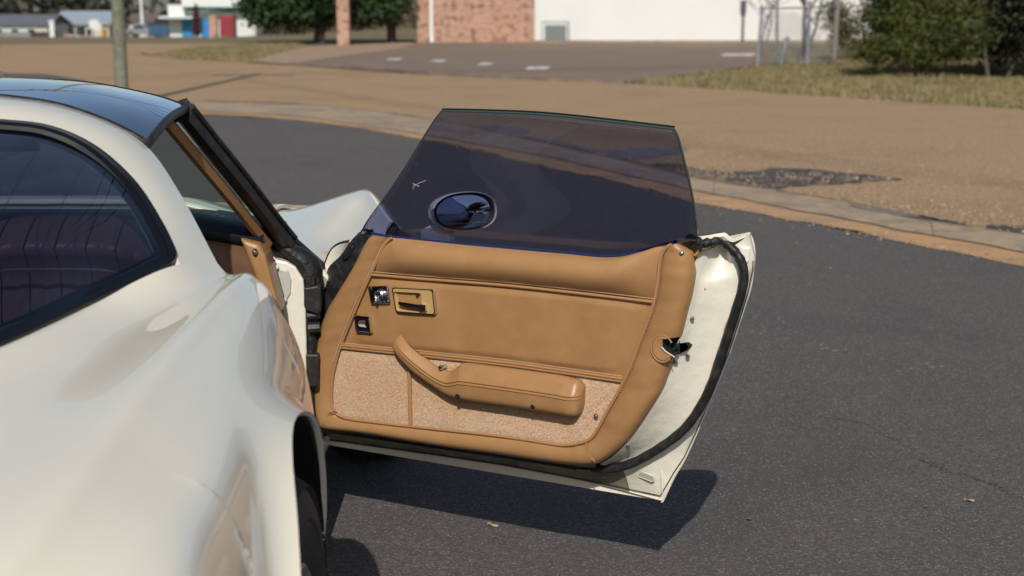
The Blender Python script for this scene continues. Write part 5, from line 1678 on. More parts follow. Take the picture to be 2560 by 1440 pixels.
# air conditioner behind a steel cage
ax = 2.0413
ac = thing('air_conditioner', 'grey air conditioner unit standing in a barred cage by white wall', 'air conditioner', (ax, yb - .75, 0))
b = MB(); b.box(-.02, .86, -.05, .75, 0, .06); b.build('slab', CONC, ac, smooth=False)
b = MB(); b.box(.14, .74, .08, .62, .06, .52); b.build('unit', mat('ac_grey', (.20, .22, .22), .5), ac, smooth=False, bevel=.02)
CAGE = mat('cage_paint', (.14, .20, .20), .5)
for k in range(9):
    b = MB(); b.tube([(.02 + .10 * k, -.02, .06), (.02 + .10 * k, -.02, .62)], .010, 6); b.build('cage_bar', CAGE, ac)
for k in range(6):
    b = MB(); b.tube([(.82, .02 + .13 * k, .06), (.82, .02 + .13 * k, .62)], .010, 6); b.build('cage_bar', CAGE, ac)
b = MB()
b.tube([(.02, -.02, .62), (.82, -.02, .62), (.82, .70, .62), (.02, .70, .62)], .014, 6, closed_path=True)
b.build('cage_rail', CAGE, ac)

# --- entrance column and post by the drive
cx0, cy0 = (-3.5849, 40.1357)
o = MB().box(-.17, .17, -.17, .17, -.1, 3.4).build('brick_column', BRICK, smooth=False)
o.location = (cx0, cy0, 0)
tag(o, 'square brick column standing in front of the dark magnolia', 'column')
px0, py0 = (-2.4416, 42.8306)
post = thing('brown_post', 'dark brown square timber post between brick column and brick wall', 'post', (px0, py0, 0))
DBROWN = mat('dark_brown_paint', (.045, .022, .014), .6)
MB().box(-.13, .13, -.13, .13, -.1, 3.4).build('shaft', DBROWN, post, smooth=False, bevel=.01)
MB().box(-.17, .17, -.17, .17, -.08, .06).build('foot', DBROWN, post, smooth=False, bevel=.01)
can = MB()
can.box(cx0 - .2, px0 + .2, min(cy0, py0) - .15, max(cy0, py0) + .15, 3.4, 3.62)
tag(can.build('canopy_beam', DBROWN, smooth=False), 'brown timber beam resting on the brick column and the post', 'beam')

# --- trees and shrubs
def leaf_mesh(name, parent, m, blobs, n, size, seed, flat=.5, shell=.55):
    """n leaves scattered through the blobs (centre, radii); they thin out inside and clump"""
    r = np.random.default_rng(seed)
    w = np.array([bx[1][0] * bx[1][1] * bx[1][2] for bx in blobs]) ** .7
    pick = r.choice(len(blobs), n, p=w / w.sum())
    d = r.normal(size=(n, 3))
    d /= np.linalg.norm(d, axis=1)[:, None]
    rad = (shell + (1 - shell) * r.random(n)) * (1 + .16 * r.normal(size=n) * .5)
    cen = np.array([bx[0] for bx in blobs])[pick]
    rr = np.array([bx[1] for bx in blobs])[pick]
    lump = 1 + .18 * np.sin(d[:, 0] * 7 + pick) * np.sin(d[:, 2] * 6 + pick * 2.1) + .1 * np.sin(d[:, 1] * 13 + pick)
    P = cen + d * rr * (rad * lump)[:, None]
    a = r.normal(size=(n, 3)); a /= np.linalg.norm(a, axis=1)[:, None]
    c = np.cross(a, r.normal(size=(n, 3))); c /= np.linalg.norm(c, axis=1)[:, None]
    s = size * (.6 + .8 * r.random(n))[:, None]
    V = np.stack([P - a * s, P + c * s * flat, P + a * s, P - c * s * flat], 1).reshape(-1, 3)
    me = bpy.data.meshes.new(name)
    me.from_pydata(V.tolist(), [], [(4 * i, 4 * i + 1, 4 * i + 2, 4 * i + 3) for i in range(n)])
    return obj(name, me, parent, m, smooth=False)


def branchy(b, p, d, length, rad, depth, r, spread=.55, kids=3):
    pts = [np.array(p, float)]
    dd = np.array(d, float)
    for k in range(4):
        dd = dd + np.array([r.gauss(0, .10), r.gauss(0, .10), r.gauss(0, .06) + .03])
        dd /= np.linalg.norm(dd)
        pts.append(pts[-1] + dd * length / 4)
    b.tube(pts, rad, 7 if depth > 1 else 4, up=(.3, 1, .1), scales=[1, .9, .8, .7, .55])
    if depth > 0:
        for k in range(kids):
            q = pts[2 + (k % 3)] if k % 3 < 3 else pts[-1]
            nd = dd + np.array([r.gauss(0, spread), r.gauss(0, spread), r.gauss(.1, spread * .6)])
            branchy(b, q, nd / np.linalg.norm(nd), length * r.uniform(.6, .8), rad * .55, depth - 1, r, spread, kids)


def leafmat(name, c1, c2, c3):
    return mat(name, c1, .6, spec=.3, noise=[(1.1, 3, c2, .38, .66), (9, 2, c3, .5, .72)])


BARK = mat('dark_bark', (.045, .036, .028), .9, noise=(9, 5, (.09, .075, .06), .45, .7), bump=(20, .8, .03))
MAG = leafmat('magnolia_leaf', (.028, .060, .018), (.016, .036, .012), (.06, .095, .03))
tx, ty = (-4.4925, 42.0282)
t = thing('magnolia_tree', 'dense dark green magnolia with low crown beside the brick column', 'tree', (tx, ty, 0))
b = MB()
r = random.Random(2)
b.tube([(0, 0, -.1), (-.02, 0, .2), (.03, 0, .45), (.0, 0, 1.6)], .17, 14, up=(0, 1, 0), scales=[1.25, .95, .9, .7])
for dx, dz in ((-1.6, 1.2), (1.5, 1.1), (-.7, 1.9), (.6, 2.0), (-2.0, .9), (1.9, .8)):
    branchy(b, (0, 0, .45), np.array((dx, r.gauss(0, .5), dz)) / np.linalg.norm((dx, dz)), 1.7, .085, 1, r)
b.build('trunk', BARK, t)
leaf_mesh('crown', t, MAG, [((-1.55, 0, 1.05), (.85, 1.0, .62)), ((-.75, .2, 1.35), (1.0, 1.3, .95)), ((.3, 0, 1.55), (1.1, 1.4, 1.0)), ((1.35, .3, 1.30), (.95, 1.2, .75)), ((2.0, .4, 1.35), (.8, 1.0, .8)), ((0, .2, 2.6), (1.9, 1.8, 1.2)), ((-1.6, .4, 1.8), (1.1, 1.2, .8)), ((-.35, -.5, .85), (.6, .6, .28)), ((1.1, -.3, .80), (.5, .5, .26))], 22000, .095, 4, .5, .45)
CED = leafmat('cedar_spray', (.070, .088, .020), (.028, .045, .013), (.15, .135, .028))
kx, ky = (8.2939, 22.8803)
t = thing('cedar_tree', 'bushy olive green cedar at right, branches down to the dry grass', 'tree', (kx, ky, 0))
b = MB()
b.tube([(0, 0, -.1), (.03, 0, 1.2), (0, 0, 3.2)], .10, 10, up=(0, 1, 0), scales=[1.2, .9, .3])
b.build('trunk', BARK, t)
leaf_mesh('crown', t, CED, [((-.10, 0, .55), (1.05, .9, .48)), ((.35, -.2, .80), (.80, .8, .55)), ((-.55, .1, 1.0), (.62, .7, .42)), ((.1, 0, 1.35), (.95, .9, .70)), ((.0, 0, 2.0), (.80, .8, .7)), ((0, 0, 2.7), (.5, .5, .7)), ((-.85, 0, .45), (.45, .5, .22)), ((.75, .1, 1.3), (.5, .5, .6)), ((-.75, 0, 1.55), (.5, .5, .4))], 52000, .055, 8, .2, .30)
DK = leafmat('dark_thicket_leaf', (.030, .036, .018), (.018, .022, .013), (.055, .055, .03))
for i, (px_, lab, hh, sd) in enumerate((((9.6486, 22.7427), 'dark thin stemmed tree right behind the olive cedar', 3.6, 31), ((10.3952, 21.6894), 'dark thicket tree at the right picture edge', 4.0, 37), ((8.4524, 30.0009), 'small loose bush between leaning fence posts and olive cedar', 1.2, 41))):
    t = thing('thicket_tree' if i < 2 else 'loose_bush', lab, 'tree' if i < 2 else 'bush', (px_[0], px_[1], 0))
    b = MB()
    r = random.Random(sd)
    for k in range(3 if i < 2 else 5):
        branchy(b, (r.uniform(-.25, .25), r.uniform(-.2, .2), -.05), (r.gauss(0, .15), r.gauss(0, .15), 1), hh * .5, .035 if i < 2 else .014, 2, r, .45)
    b.build('trunk' if i < 2 else 'stem', mat('grey_bark_%d' % i, (.09, .08, .07), .9), t)
    if i < 2:
        leaf_mesh('crown', t, DK, [((-.1, .3, hh * .35), (.75, .8, hh * .30)), ((.2, .3, hh * .65), (.9, .9, hh * .33)), ((.3, .5, .6), (.8, .6, .5))], 9000, .06, sd, .45, .3)
    else:
        leaf_mesh('foliage', t, leafmat('loose_bush_leaf', (.10, .10, .045), (.06, .06, .03), (.16, .13, .07)), [((0, 0, .6), (.55, .5, .55)), ((-.2, 0, 1.0), (.5, .4, .4))], 2600, .04, sd, .4, .2)
RT = [((12.5, 24, 4.6), 'dark dense tree just beyond the right picture edge'), ((16.5, 20, 5.2), 'dark dense tree on the right verge, second beyond the picture edge'), ((20, 14, 5.0), 'dark dense tree on the right verge, third beyond the picture edge'), ((23.5, 7, 5.4), 'dark dense tree on the right verge, fourth beyond the picture edge')]
for i, ((x, y, hh), lab) in enumerate(RT):
    t = thing('verge_tree', lab, 'tree', (x, y, 0), 'trees along the right verge')
    b = MB()
    b.tube([(0, 0, -.1), (.05, 0, hh * .4), (0, 0, hh * .8)], .12, 8, up=(0, 1, 0), scales=[1.2, .9, .3])
    b.build('trunk', BARK, t)
    leaf_mesh('crown', t, DK, [((0, 0, hh * .35), (1.9, 1.8, hh * .33)), ((.3, .2, hh * .65), (1.6, 1.5, hh * .33)), ((-.9, .1, hh * .45), (1.2, 1.2, hh * .3))], 5000, .13, 90 + i, .5, .4)
# bare tree behind the fence posts
TWIG = mat('grey_twigs', (.13, .11, .095), .9)
for i, (pp_, lab) in enumerate((((8.7611, 36.4655), 'leafless grey tree branching behind the leaning fence posts'), ((8.3618, 40.8741), 'leafless small tree in front of the white siding'))):
    t = thing('bare_tree', lab, 'tree', (pp_[0], pp_[1], 0), 'leafless trees by the fence posts')
    b = MB()
    r = random.Random(50 + i)
    branchy(b, (0, 0, -.05), (.05, 0, 1), 1.6 if i == 0 else .9, .06 if i == 0 else .03, 4, r, .55, 3)
    branchy(b, (.1, 0, -.05), (.35, 0, 1), 1.4 if i == 0 else .8, .05 if i == 0 else .025, 3, r, .55, 3)
    b.build('branches', TWIG, t)
# leaning fence posts with rails
fpx = [(1893, 164, 1906, 18), (1946, 165, 1936, 78), (1943, 160, 1943, 0), (2003, 168, 2018, 30), (2022, 170, 2026, -10), (2086, 164, 2092, -20)]
fbase = [(6.1157, 27.1922, 0.0), (6.4839, 26.6481, 0.0), (6.6367, 27.9475, 0.0), (6.8884, 26.6481, 0.0), (6.9017, 25.9508, 0.0), (7.6567, 27.1922, 0.0)]
ftop = [(6.1785, 27.1922, 1.1594), (6.6085, 26.6481, 0.5641), (6.6045, 27.9475, 1.2994), (6.9943, 26.6481, 0.8369), (6.8962, 25.9508, 1.2665), (7.6976, 27.1922, 1.4586)]
labs = ['leftmost leaning steel fence post of the broken fence', 'short steel brace post leaning right, second of the broken fence', 'tall upright thin steel post of the broken fence', 'steel brace leaning against a post in the broken fence', 'tall steel post beside its leaning brace in the broken fence', 'thick grey post at the right end of the broken fence']
for k, (a, c) in enumerate(zip(fbase, ftop)):
    b = MB()
    b.tube([(0, 0, -.1), (c[0] - a[0], c[1] - a[1], c[2])], .055 if k == 5 else .032, 8)
    b.lathe([(.0, c[2] + .03), (.05, c[2] + .01), (.05, c[2] - .04)], 8, (c[0] - a[0], c[1] - a[1], 0))
    o = b.build('fence_post', GREYM if k < 5 else mat('weathered_fence_wood', (.22, .20, .17), .9), smooth=True)
    o.location = (a[0], a[1], 0)
    tag(o, labs[k], 'fence post', 'posts of the broken fence')
b = MB()
a, c = ftop[0], ftop[4]
b.tube([(a[0], a[1], a[2] - .03), (c[0], c[1], a[2] + .0), (ftop[5][0], ftop[5][1], a[2] + .02)], .020, 6)
tag(b.build('fence_rail', GREYM), 'thin steel top rail joining the leaning fence posts', 'fence rail')

# chain-link mesh hung between the posts
b = MB()
A0, A1 = fbase[0], fbase[5]
for k in range(-10, 24):
    for sg in (1, -1):
        x0 = k * .075
        P = [(x0 + sg * t * 1.02, .05 + t * 1.02) for t in np.linspace(0, 1, 8)]
        Wd = A1[0] - A0[0]
        P = [p for p in P if 0 <= p[0] <= Wd]
        if len(P) > 1:
            b.tube([(A0[0] + p[0], A0[1] + (A1[1] - A0[1]) * p[0] / Wd + .03, p[1]) for p in P], .0048, 4)
o = b.build('chain_link_mesh', GREYM, kind='stuff')
tag(o, 'pale chain-link mesh hanging between the leaning fence posts', 'fence mesh')

# --- grass on the verge and islands
GR = mat('dry_grass_blades', (.24, .185, .085), .9, noise=[(.5, 4, (.17, .155, .055), .42, .62), (5, 3, (.33, .26, .15), .45, .7)])
r = np.random.default_rng(3)
def in_poly(P, poly):
    x, y = P[:, 0], P[:, 1]
    ins = np.zeros(len(P), bool)
    j = len(poly) - 1
    for i in range(len(poly)):
        xi, yi = poly[i]; xj, yj = poly[j]
        c = ((yi > y) != (yj > y)) & (x < (xj - xi) * (y - yi) / (yj - yi + 1e-12) + xi)
        ins ^= c
        j = i
    return ins
verge = [(2.9898, 20.9506), (4.1478, 23.3013), (6.0511, 27.1922), (7.4872, 30.0009), (9.6933, 34.9879), (15.4089, 34.9879), (7.9504, 14.0903), (7.5195, 14.8287), (5.2788, 17.7972)]
isl = [(-7.4427, 32.8314), (-6.0269, 30.4428), (-4.3692, 28.7392), (-4.5421, 33.6122), (-4.5227, 39.0717), (-5.2543, 42.426), (-6.5511, 41.6371), (-7.2862, 39.0717), (-7.5399, 35.8615)]
for nm, poly, n, hgt, lab in (('verge_grass', verge, 42000, .07, 'dry grass on the verge'), ('island_grass', isl, 16000, .06, 'grass on the island')):
    A = np.array(poly)
    P = r.random((n * 3, 2)) * (A.max(0) - A.min(0)) + A.min(0)
    P = P[in_poly(P, poly)][:n]
    n = len(P)
    th = r.random(n) * math.pi
    h = hgt * (.4 + r.random(n)) * (1 + .8 * np.sin(P[:, 0] * 2.1) * np.sin(P[:, 1] * 1.3))
    w_ = .012
    z0 = np.array([tz(a, c) for a, c in P]) - .02
    dx, dy = np.cos(th) * w_, np.sin(th) * w_
    lx, ly = r.normal(size=n) * .035, r.normal(size=n) * .035
    V = np.stack([np.stack([P[:, 0] - dx, P[:, 1] - dy, z0], 1), np.stack([P[:, 0] + dx, P[:, 1] + dy, z0], 1), np.stack([P[:, 0] + lx, P[:, 1] + ly, z0 + h], 1)], 1).reshape(-1, 3)
    pym(nm, V.tolist(), [(3 * i, 3 * i + 1, 3 * i + 2) for i in range(n)], None, GR, smooth=False, kind='stuff')
    bpy.data.objects[nm]['label'] = lab
    bpy.data.objects[nm]['category'] = 'grass'

# --- gate pier and red gate on the island
gx, gy = -9.4858, 52.0
gz = tz(gx, gy)
o = MB().box(-.14, .14, -.14, .14, -.3, .78).build('gate_pier', BRICK, smooth=False)
o.location = (gx, gy, gz)
tag(o, 'short brick pier at the left of the red gate', 'pier')
RED = mat('red_panel_paint', (.28, .022, .035), .55, noise=(2, 4, (.22, .02, .03), .4, .7))
rg_ = thing('red_gate', 'dark red metal gate standing beside the short brick pier', 'gate', (gx + .48, gy, gz))
MB().box(-.26, .24, -.03, .03, .02, .76).build('sheet', RED, rg_, smooth=False, bevel=.01)
for k in range(5):
    x_ = -.24 + k * .115
    MB().box(x_, x_ + .02, -.042, -.03, .04, .74).build('rib', RED, rg_, smooth=False)
MB().box(.25, .33, -.04, .06, -.1, .80).build('post', DBROWN, rg_, smooth=False)

# --- far side: store, houses, fences, yard things
def at_y(px_x, y):
    return px_x
def house(name, lab, x0, x1, y, z0, ze, zr, wallm, roofm, depth=9, ridge='x', over=.4):
    t = thing(name, lab, 'house', ((x0 + x1) / 2, y, z0))
    hw = (x1 - x0) / 2
    e, rr = ze - z0, zr - z0
    MB().box(-hw, hw, 0, depth, -1.5, e).build('wall', wallm, t, smooth=False)
    b = MB()
    if ridge == 'x':
        b.hexa([(-hw - over, -over, e - .1), (hw + over, -over, e - .1), (hw + over, depth / 2, rr - .1), (-hw - over, depth / 2, rr - .1)], [(-hw - over, -over, e + .05), (hw + over, -over, e + .05), (hw + over, depth / 2, rr + .05), (-hw - over, depth / 2, rr + .05)])
        b.hexa([(-hw - over, depth + over, e - .1), (hw + over, depth + over, e - .1), (hw + over, depth / 2, rr - .1), (-hw - over, depth / 2, rr - .1)], [(-hw - over, depth + over, e + .05), (hw + over, depth + over, e + .05), (hw + over, depth / 2, rr + .05), (-hw - over, depth / 2, rr + .05)])
        b.add([(-hw, 0, e), (-hw, depth, e), (-hw, depth / 2, rr), (hw, 0, e), (hw, depth, e), (hw, depth / 2, rr)], [(0, 1, 2), (3, 5, 4)])
    b.build('roof', roofm, t, smooth=False, fixn=True)
    return t, hw, e
ROOFG = mat('grey_shingle', (.13, .14, .16), .85, noise=(3, 4, (.10, .105, .12), .4, .7))
ROOFM = mat('pale_metal_roof', (.33, .37, .42), .5, noise=(2, 4, (.26, .30, .34), .4, .7))
CREAMW = mat('cream_house_wall', (.50, .43, .33), .8)
PALEW = mat('pale_house_wall', (.50, .52, .48), .8)
PANE = mat('dark_window_pane', (.03, .04, .045), .12)
ha, hb2 = (-63.059, 185.0, -4.2742), (-54.4034, 185.0, -2.005)
t, hw, e = house('grey_roof_house', 'low pale house with grey shingle roof behind the grey fence', ha[0], hb2[0], 185, tz(-58, 185), hb2[2], -0.8742, PALEW, ROOFG, 9)
for k, x in enumerate((-hw * .35, hw * .1, hw * .55)):
    f = MB().box(x - .5, x + .5, -.05, .05, e - 1.5, e - .4).build('window', WHITE, t, smooth=False)
    MB().box(x - .42, x + .42, -.08, -.045, e - 1.42, e - .48).build('pane', PANE, f, smooth=False)
ha, hb2 = (-56.4275, 195.0, -2.1835), (-49.5755, 195.0, -2.0842)
t, hw, e = house('tan_house', 'tan house with pale metal gable roof left of the utility pole', ha[0], hb2[0], 195, tz(-50, 195), hb2[2], -0.5473, CREAMW, ROOFM, 10)
for k, x in enumerate((-hw * .5, hw * .3)):
    f = MB().box(x - .5, x + .5, -.05, .05, e - 1.6, e - .5).build('window', WHITE, t, smooth=False)
    MB().box(x - .42, x + .42, -.08, -.045, e - 1.5, e - .58).build('pane', PANE, f, smooth=False)
MB().box(hw * .75, hw * .92, -.05, .05, -1, e - .6).build('door', RUST, t, smooth=False)
ha, hb2 = (-55.5001, 230.0, -2.3998), (-52.0691, 230.0, -2.3998)
t, hw, e = house('small_brown_house', 'small brown roofed house right of the utility pole', ha[0], hb2[0], 230, tz(-50, 230), hb2[2], -1.1761, CREAMW, mat('brown_shingle', (.13, .10, .085), .9), 8)
MB().box(-.6, .6, -.05, .05, e - 1.6, e - .5).build('window', PANE, t, smooth=False)
def far_fence(name, lab, pxa, pxb, ztop, y, m, nb):
    x0, x1 = pxa, pxb
    z0 = tz((x0 + x1) / 2, y)
    t = thing(name, lab, 'fence', (x0, y, z0))
    w_ = (x1 - x0) / nb
    me0 = None
    for k in range(nb):
        b = MB()
        b.box(0, w_ * .93, -.02, .02, -.6, ztop - z0)
        if me0 is None:
            o = b.build('fence_board', m, t, smooth=False); me0 = o.data
        else:
            o = obj('fence_board', me0, t, smooth=False)
        o.location = (k * w_, (k % 2) * .01, .02 * (k % 3))
    b = MB()
    b.box(0, x1 - x0, .03, .08, .3, .4)
    b.build('fence_rail', m, t, smooth=False)
far_fence('grey_board_fence', 'grey weathered board fence at the far left', -51.9183, -45.8288, -2.1118, 150, mat('grey_fence_wood', (.22, .225, .23), .9), 24)
far_fence('maroon_board_fence', 'dark maroon board fence right of the grey board fence', -45.4861, -42.8489, -2.0509, 149, mat('maroon_fence_wood', (.065, .03, .03), .8), 12)
yx = [-34.398, -33.0119, -31.5942, -30.6491, -28.2863, -26.6166]
z120 = tz(yx[0], 120)
o = MB()
o.box(-.18, .18, -.15, .15, -.4, 1.3)
o.box(-.24, .24, -.2, .2, 1.3, 1.4)
o = o.build('white_post', WHITE, smooth=False, bevel=.03)
o.location = (yx[0], 118, tz(yx[0], 118))
tag(o, 'thick white post at the right end of the maroon fence', 'post')
t = thing('dark_barrel', 'dark blue barrel with pale lid mark in the cluttered yard', 'barrel', (yx[1], 121, tz(yx[1], 121)))
b = MB(); b.lathe([(0, 0), (.32, 0), (.34, .3), (.33, .32), (.34, .34), (.34, .62), (.33, .64), (.34, .66), (.32, .95), (0, .95)], 20); b.build('drum', mat('dark_blue_paint', (.02, .03, .045), .5), t, sharp=40)
b = MB(); b.lathe([(0, .955), (.12, .955), (.12, .97), (0, .97)], 16); b.build('lid', WHITE, t)
b = MB()
b.prism([(-.45, 0, .55), (.30, .1, .30), (.50, .1, .75), (.1, 0, 1.25), (-.45, 0, 1.15)], (0, .06, 0))
b.box(-.3, -.24, .02, .08, -.3, .6)
b.box(.2, .26, .05, .11, -.3, .5)
o = b.build('white_board', WHITE, smooth=False)
o.location = (yx[2], 120, tz(yx[2], 120) + .25)
tag(o, 'crooked white board standing on legs in the cluttered yard', 'board')
b = MB()
r_ = random.Random(9)
for k in range(14):
    x, y, z = r_.uniform(-1.4, 1.2), r_.uniform(-.4, .6), r_.uniform(0, .25)
    b.box(x, x + r_.uniform(.3, .8), y, y + .2, z - .3, z + r_.uniform(.08, .2))
o = b.build('scrap_pile', mat('mixed_scrap', (.30, .28, .26), .8, noise=[(1.5, 3, (.5, .5, .5), .45, .55), (2.3, 3, (.34, .12, .05), .55, .62)]), smooth=False)
o.location = (yx[2] - .3, 117, tz(yx[2], 117))
o['kind'] = 'stuff'
tag(o, 'low pile of pale scrap in front of the cluttered yard', 'scrap pile')
b = MB()
b.box(-.14, .14, -.1, .1, -.4, 1.35)
b.box(-.5, .14, -.06, .06, 1.2, 1.3)
o = b.build('rusty_upright', mat('rust_orange', (.26, .075, .03), .8), smooth=False)
o.location = (yx[3] + .1, 122, tz(yx[3], 122))
tag(o, 'rust orange upright frame just left of the utility pole', 'frame')

# a parked pick-up seen from the side
tr = thing('pickup_truck', 'silver grey pickup truck parked far off right of the utility pole', 'truck', (-31.5748, 135, tz(-31.5748, 135) ))
TP = mat('silver_truck_paint', (.22, .23, .26), .35, coat=.6)
b = MB()
b.prism([(-1.3, 0, .40), (1.6, 0, .40), (1.6, 0, .80), (.45, 0, .82), (.30, 0, 1.30), (-.45, 0, 1.32), (-.80, 0, .88), (-1.3, 0, .80)], (0, 1.7, 0))
b.build('body', TP, tr, smooth=False, bevel=.06)
for sgn, y_ in ((0, -.012), (1, 1.712)):
    b = MB(); b.prism([(-.62, y_, .90), (.30, y_, .90), (.22, y_, 1.22), (-.38, y_, 1.22)], (0, .01, 0)); b.build('side_window', PANE, tr, smooth=False)
for x in (-.85, 1.0):
    for y_ in (.02, 1.5):
        wr_ = bpy.data.objects.new('wheel', None); C.objects.link(wr_); wr_.parent = tr; wr_.location = (x, y_, .33)
        b = MB(); b.lathe([(.18, -.08), (.33, -.07), (.34, .1), (.33, .22), (.18, .22)], 20, axis='y'); b.build('tyre', TYRE, wr_, sharp=40)
        b = MB(); b.lathe([(0, -.06), (.18, -.07), (.19, .2), (0, .2)], 16, axis='y'); b.build('rim', RIM, wr_, sharp=40)
# dumpster
t = thing('blue_dumpster', 'blue steel dumpster between the pickup and the white store', 'dumpster', (-27.7218, 125, tz(-27.7218, 125) + .25))
BLUE = mat('blue_dumpster_paint', (.035, .10, .20), .5, noise=(3, 4, (.05, .12, .2), .4, .7))
b = MB(); b.hexa([(-.75, 0, 0), (.75, 0, 0), (.75, 1.3, 0), (-.75, 1.3, 0)], [(-.95, -.1, .85), (.95, -.1, .85), (.95, 1.4, .85), (-.95, 1.4, .85)]); b.build('bin', BLUE, t, smooth=False)
b = MB(); b.hexa([(-.97, -.12, .85), (.97, -.12, .85), (.97, 1.4, 1.0), (-.97, 1.4, 1.0)], [(-.97, -.12, .90), (.97, -.12, .90), (.97, 1.4, 1.05), (-.97, 1.4, 1.05)]); b.build('lid', DBROWN, t, smooth=False)
for x in (-.6, 0, .6):
    MB().box(x - .05, x + .05, -.12, -.02, .0, .8).build('rib', BLUE, t, smooth=False)
# white and teal store
sy = 100.0
sx0, sx1 = -21.4336, -15.7497
sz = tz((sx0 + sx1) / 2, sy)
t = thing('white_store', 'white store with tall parapet, teal trim and bright blue panels', 'building', (sx0, sy, sz))
TEAL = mat('teal_trim', (.03, .28, .26), .5)
BBLUE = mat('bright_blue_panel', (.02, .20, .46), .5)
k_ = 0.026023750000000002
MB().box(0, sx1 - sx0, 0, 14, -2, 0.3438 - sz).build('wall', mat('store_wall', (.62, .64, .62), .7), t, smooth=False)
MB().box(-20.3919 - sx0, sx1 - sx0, -.9, 14, 0.681 - sz, 2.1546 - sz).build('parapet', WHITE, t, smooth=False)
MB().box(-20.3919 - sx0, sx1 - sx0, -.95, -.1, 0.6292 - sz, 0.694 - sz).build('trim', TEAL, t, smooth=False)
MB().box(.05, -20.2866 - sx0, -.5, -.02, 0.0842 - sz, 0.8106 - sz).build('sign_block', WHITE, t, smooth=False)
MB().box(-.45, -19.2335 - sx0, -1.2, -.03, -0.0717 - sz, 0.0842 - sz).build('awning', mat('pale_awning', (.55, .62, .62), .6), t, smooth=False)
for a, c in ((-20.5817, -19.819), (-19.3456, -18.7932)):
    MB().box(a - sx0, c - sx0, -.16, -.04, -1.5, -0.1237 - sz).build('blue_panel', BBLUE, t, smooth=False)
# red-leaved column shrub
rx = -14.6886
t = thing('red_shrub', 'narrow dark red shrub standing against the blue panels', 'shrub', (rx, 75, tz(rx, 75)))
b = MB(); b.tube([(0, 0, -.2), (0, 0, 1.2)], .03, 6); b.build('stem', BARK, t)
leaf_mesh('foliage', t, leafmat('red_leaf', (.10, .022, .022), (.06, .025, .018), (.15, .03, .03)), [((0, 0, .35), (.26, .25, .4)), ((.02, 0, .95), (.18, .18, .45)), ((0, 0, 1.35), (.12, .12, .3))], 2200, .04, 12, .5, .3)
# white street light
lx = -34.8231
t = thing('street_light', 'slim white street light pole beyond the pickup', 'street light', (lx, 150, tz(lx, 150)))
b = MB(); b.tube([(0, 0, -.5), (-.2, 0, 9)], .17, 10, up=(0, 1, 0), scales=[1, .6]); b.build('pole', WHITE, t)
b = MB(); b.tube([(-.2, 0, 9), (-.9, 0, 9.5), (-1.9, 0, 9.6)], .06, 8, up=(0, 1, 0)); b.box(-2.5, -1.8, -.15, .15, 9.52, 9.66); b.build('lamp_arm', WHITE, t)
# brush behind the magnolia
b_r = leafmat('winter_brush', (.17, .12, .075), (.11, .085, .05), (.22, .15, .09))
bl_ = []
r_ = random.Random(17)
for k in range(26):
    x = r_.uniform(-10.2, -2.0)
    bl_.append(((x, 66 + r_.uniform(-3, 5), tz(x, 66) + .6), (1.0, 1.0, r_.uniform(.8, 1.5))))
o = leaf_mesh('winter_brush', None, b_r, bl_, 9000, .14, 5, .3, .2)
o['kind'] = 'stuff'
tag(o, 'tangled brown winter brush behind the magnolia', 'brush')
# woods all round the horizon
W1 = leafmat('winter_woods', (.050, .045, .032), (.030, .032, .022), (.085, .062, .038))
bl_ = []
for k in range(260):
    a = r_.uniform(0, 2 * math.pi)
    R_ = r_.uniform(255, 300)
    x, y = R_ * math.cos(a), R_ * math.sin(a)
    if y > 60 and x > 0:
        continue
    h = r_.uniform(7, 12)
    z0 = tz(x, y)
    bl_.append(((x, y, z0 + h * .45), (r_.uniform(7, 12), 7, h * .6)))
o = leaf_mesh('far_woods', None, W1, bl_, 60000, .95, 6, .6, .3)
o['kind'] = 'stuff'
tag(o, 'dark winter woods closing off the far horizon', 'woods')
# trees and a white shed to the rear of the car, seen in the door mirror
for i, (x, y, s, lab) in enumerate(((40, -16, 1.5, 'large round green tree beyond the lot, in the door mirror'), (36, -34, 1.7, 'tall green tree far behind the lot at right'), (-16, -30, 1.6, 'big green tree behind the car at left'), (3, -42, 1.5, 'broad green tree straight behind the car'))):
    t = thing('broadleaf_tree', lab, 'tree', (x, y, 0), 'trees behind the lot')
    b = MB()
    r_ = random.Random(60 + i)
    b.tube([(0, 0, -.2), (.05, 0, 1.5 * s), (0, .1, 4 * s)], .22 * s, 10, up=(0, 1, 0), scales=[1.2, .9, .4])
    b.build('trunk', BARK, t)
    leaf_mesh('crown', t, MAG, [((0, 0, 3.2 * s), (2.0 * s, 2.0 * s, 1.5 * s)), ((1.0 * s, .4, 2.6 * s), (1.5 * s, 1.4 * s, 1.1 * s)), ((-1.0 * s, .3, 2.5 * s), (1.4 * s, 1.4 * s, 1.1 * s)), ((0, 0, 4.3 * s), (1.3 * s, 1.3 * s, 1.0 * s))], 5000, .22, 70 + i, .5, .5)
sh = thing('white_shed', 'white shed with shallow grey roof beyond the lot, in the door mirror', 'shed', (24, -16.5, 0))
MB().box(-2.5, 2.5, -2, 2, -.1, 2.6).build('wall', WHITE, sh, smooth=False)
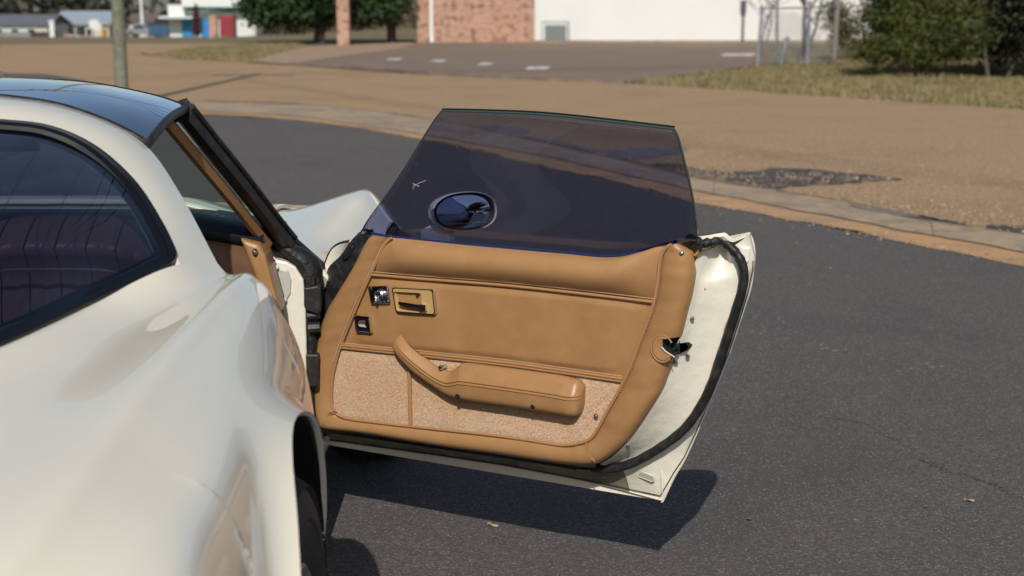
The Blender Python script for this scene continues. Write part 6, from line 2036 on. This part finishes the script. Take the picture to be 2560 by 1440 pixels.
b = MB(); b.hexa([(-2.8, -2.3, 2.6), (2.8, -2.3, 2.6), (2.8, 2.3, 2.6), (-2.8, 2.3, 2.6)], [(-1.2, -1.2, 3.7), (1.2, -1.2, 3.7), (1.2, 1.2, 3.7), (-1.2, 1.2, 3.7)]); b.build('roof', GREYM, sh, smooth=False)
f = MB().box(-2.56, -2.5, -1.4, -.5, 0, 2.05).build('door', DBROWN, sh, smooth=False)
f = MB().box(-2.56, -2.5, .2, 1.3, 1.0, 2.0).build('window', PANE, sh, smooth=False)

# loose stones and grit along the gutter and the broken road edge
STONE = mat('road_grit', (.30, .205, .12), .9, noise=[(30, 3, (.16, .115, .08), .45, .55), (50, 2, (.56, .42, .28), .5, .6)])
g = MB()
r_ = random.Random(77)
oct_ = [(1, 0, 0), (-1, 0, 0), (0, 1, 0), (0, -1, 0), (0, 0, 1), (0, 0, -1)]
ofc = [(0, 2, 4), (2, 1, 4), (1, 3, 4), (3, 0, 4), (2, 0, 5), (1, 2, 5), (3, 1, 5), (0, 3, 5)]
def grit(path, n, spread, s0, s1, z):
    P = resample([(p[0], p[1], 0) for p in path], 400)
    for k in range(n):
        p = P[r_.randrange(400)]
        c = (p[0] + r_.gauss(0, spread), p[1] + r_.gauss(0, spread), z)
        s_ = r_.uniform(s0, s1) * r_.uniform(.5, 1)
        g.add([(c[0] + a * s_ * r_.uniform(.6, 1.3), c[1] + b_ * s_ * r_.uniform(.6, 1.3), c[2] + h * s_ * .6) for a, b_, h in oct_], ofc)
grit(near_s[1:8], 900, .05, .004, .013, .010)
grit(gut_out[1:8], 1500, .10, .004, .018, .012)
grit([(2.2027, 7.9323), (2.5254, 7.9323), (2.6674, 7.5043), (2.9762, 7.3142), (3.2509, 7.4494), (3.4062, 7.4494), (3.7447, 7.2875), (4.1539, 7.182)], 500, .20, .006, .018, .005)
grit([(2.0784, 11.52), (3.2929, 8.7153), (4.0401, 7.5043), (4.8372, 6.4911)], 4200, 1.5, .004, .013, .002)
grit([(3.0142, 6.0441), (3.5841, 5.5324), (4.3225, 4.8913)], 2600, .45, .004, .014, .002)
o = g.build('road_grit', STONE, smooth=False, kind='stuff')
tag(o, 'loose grit and stones along the gutter and broken tar', 'grit')
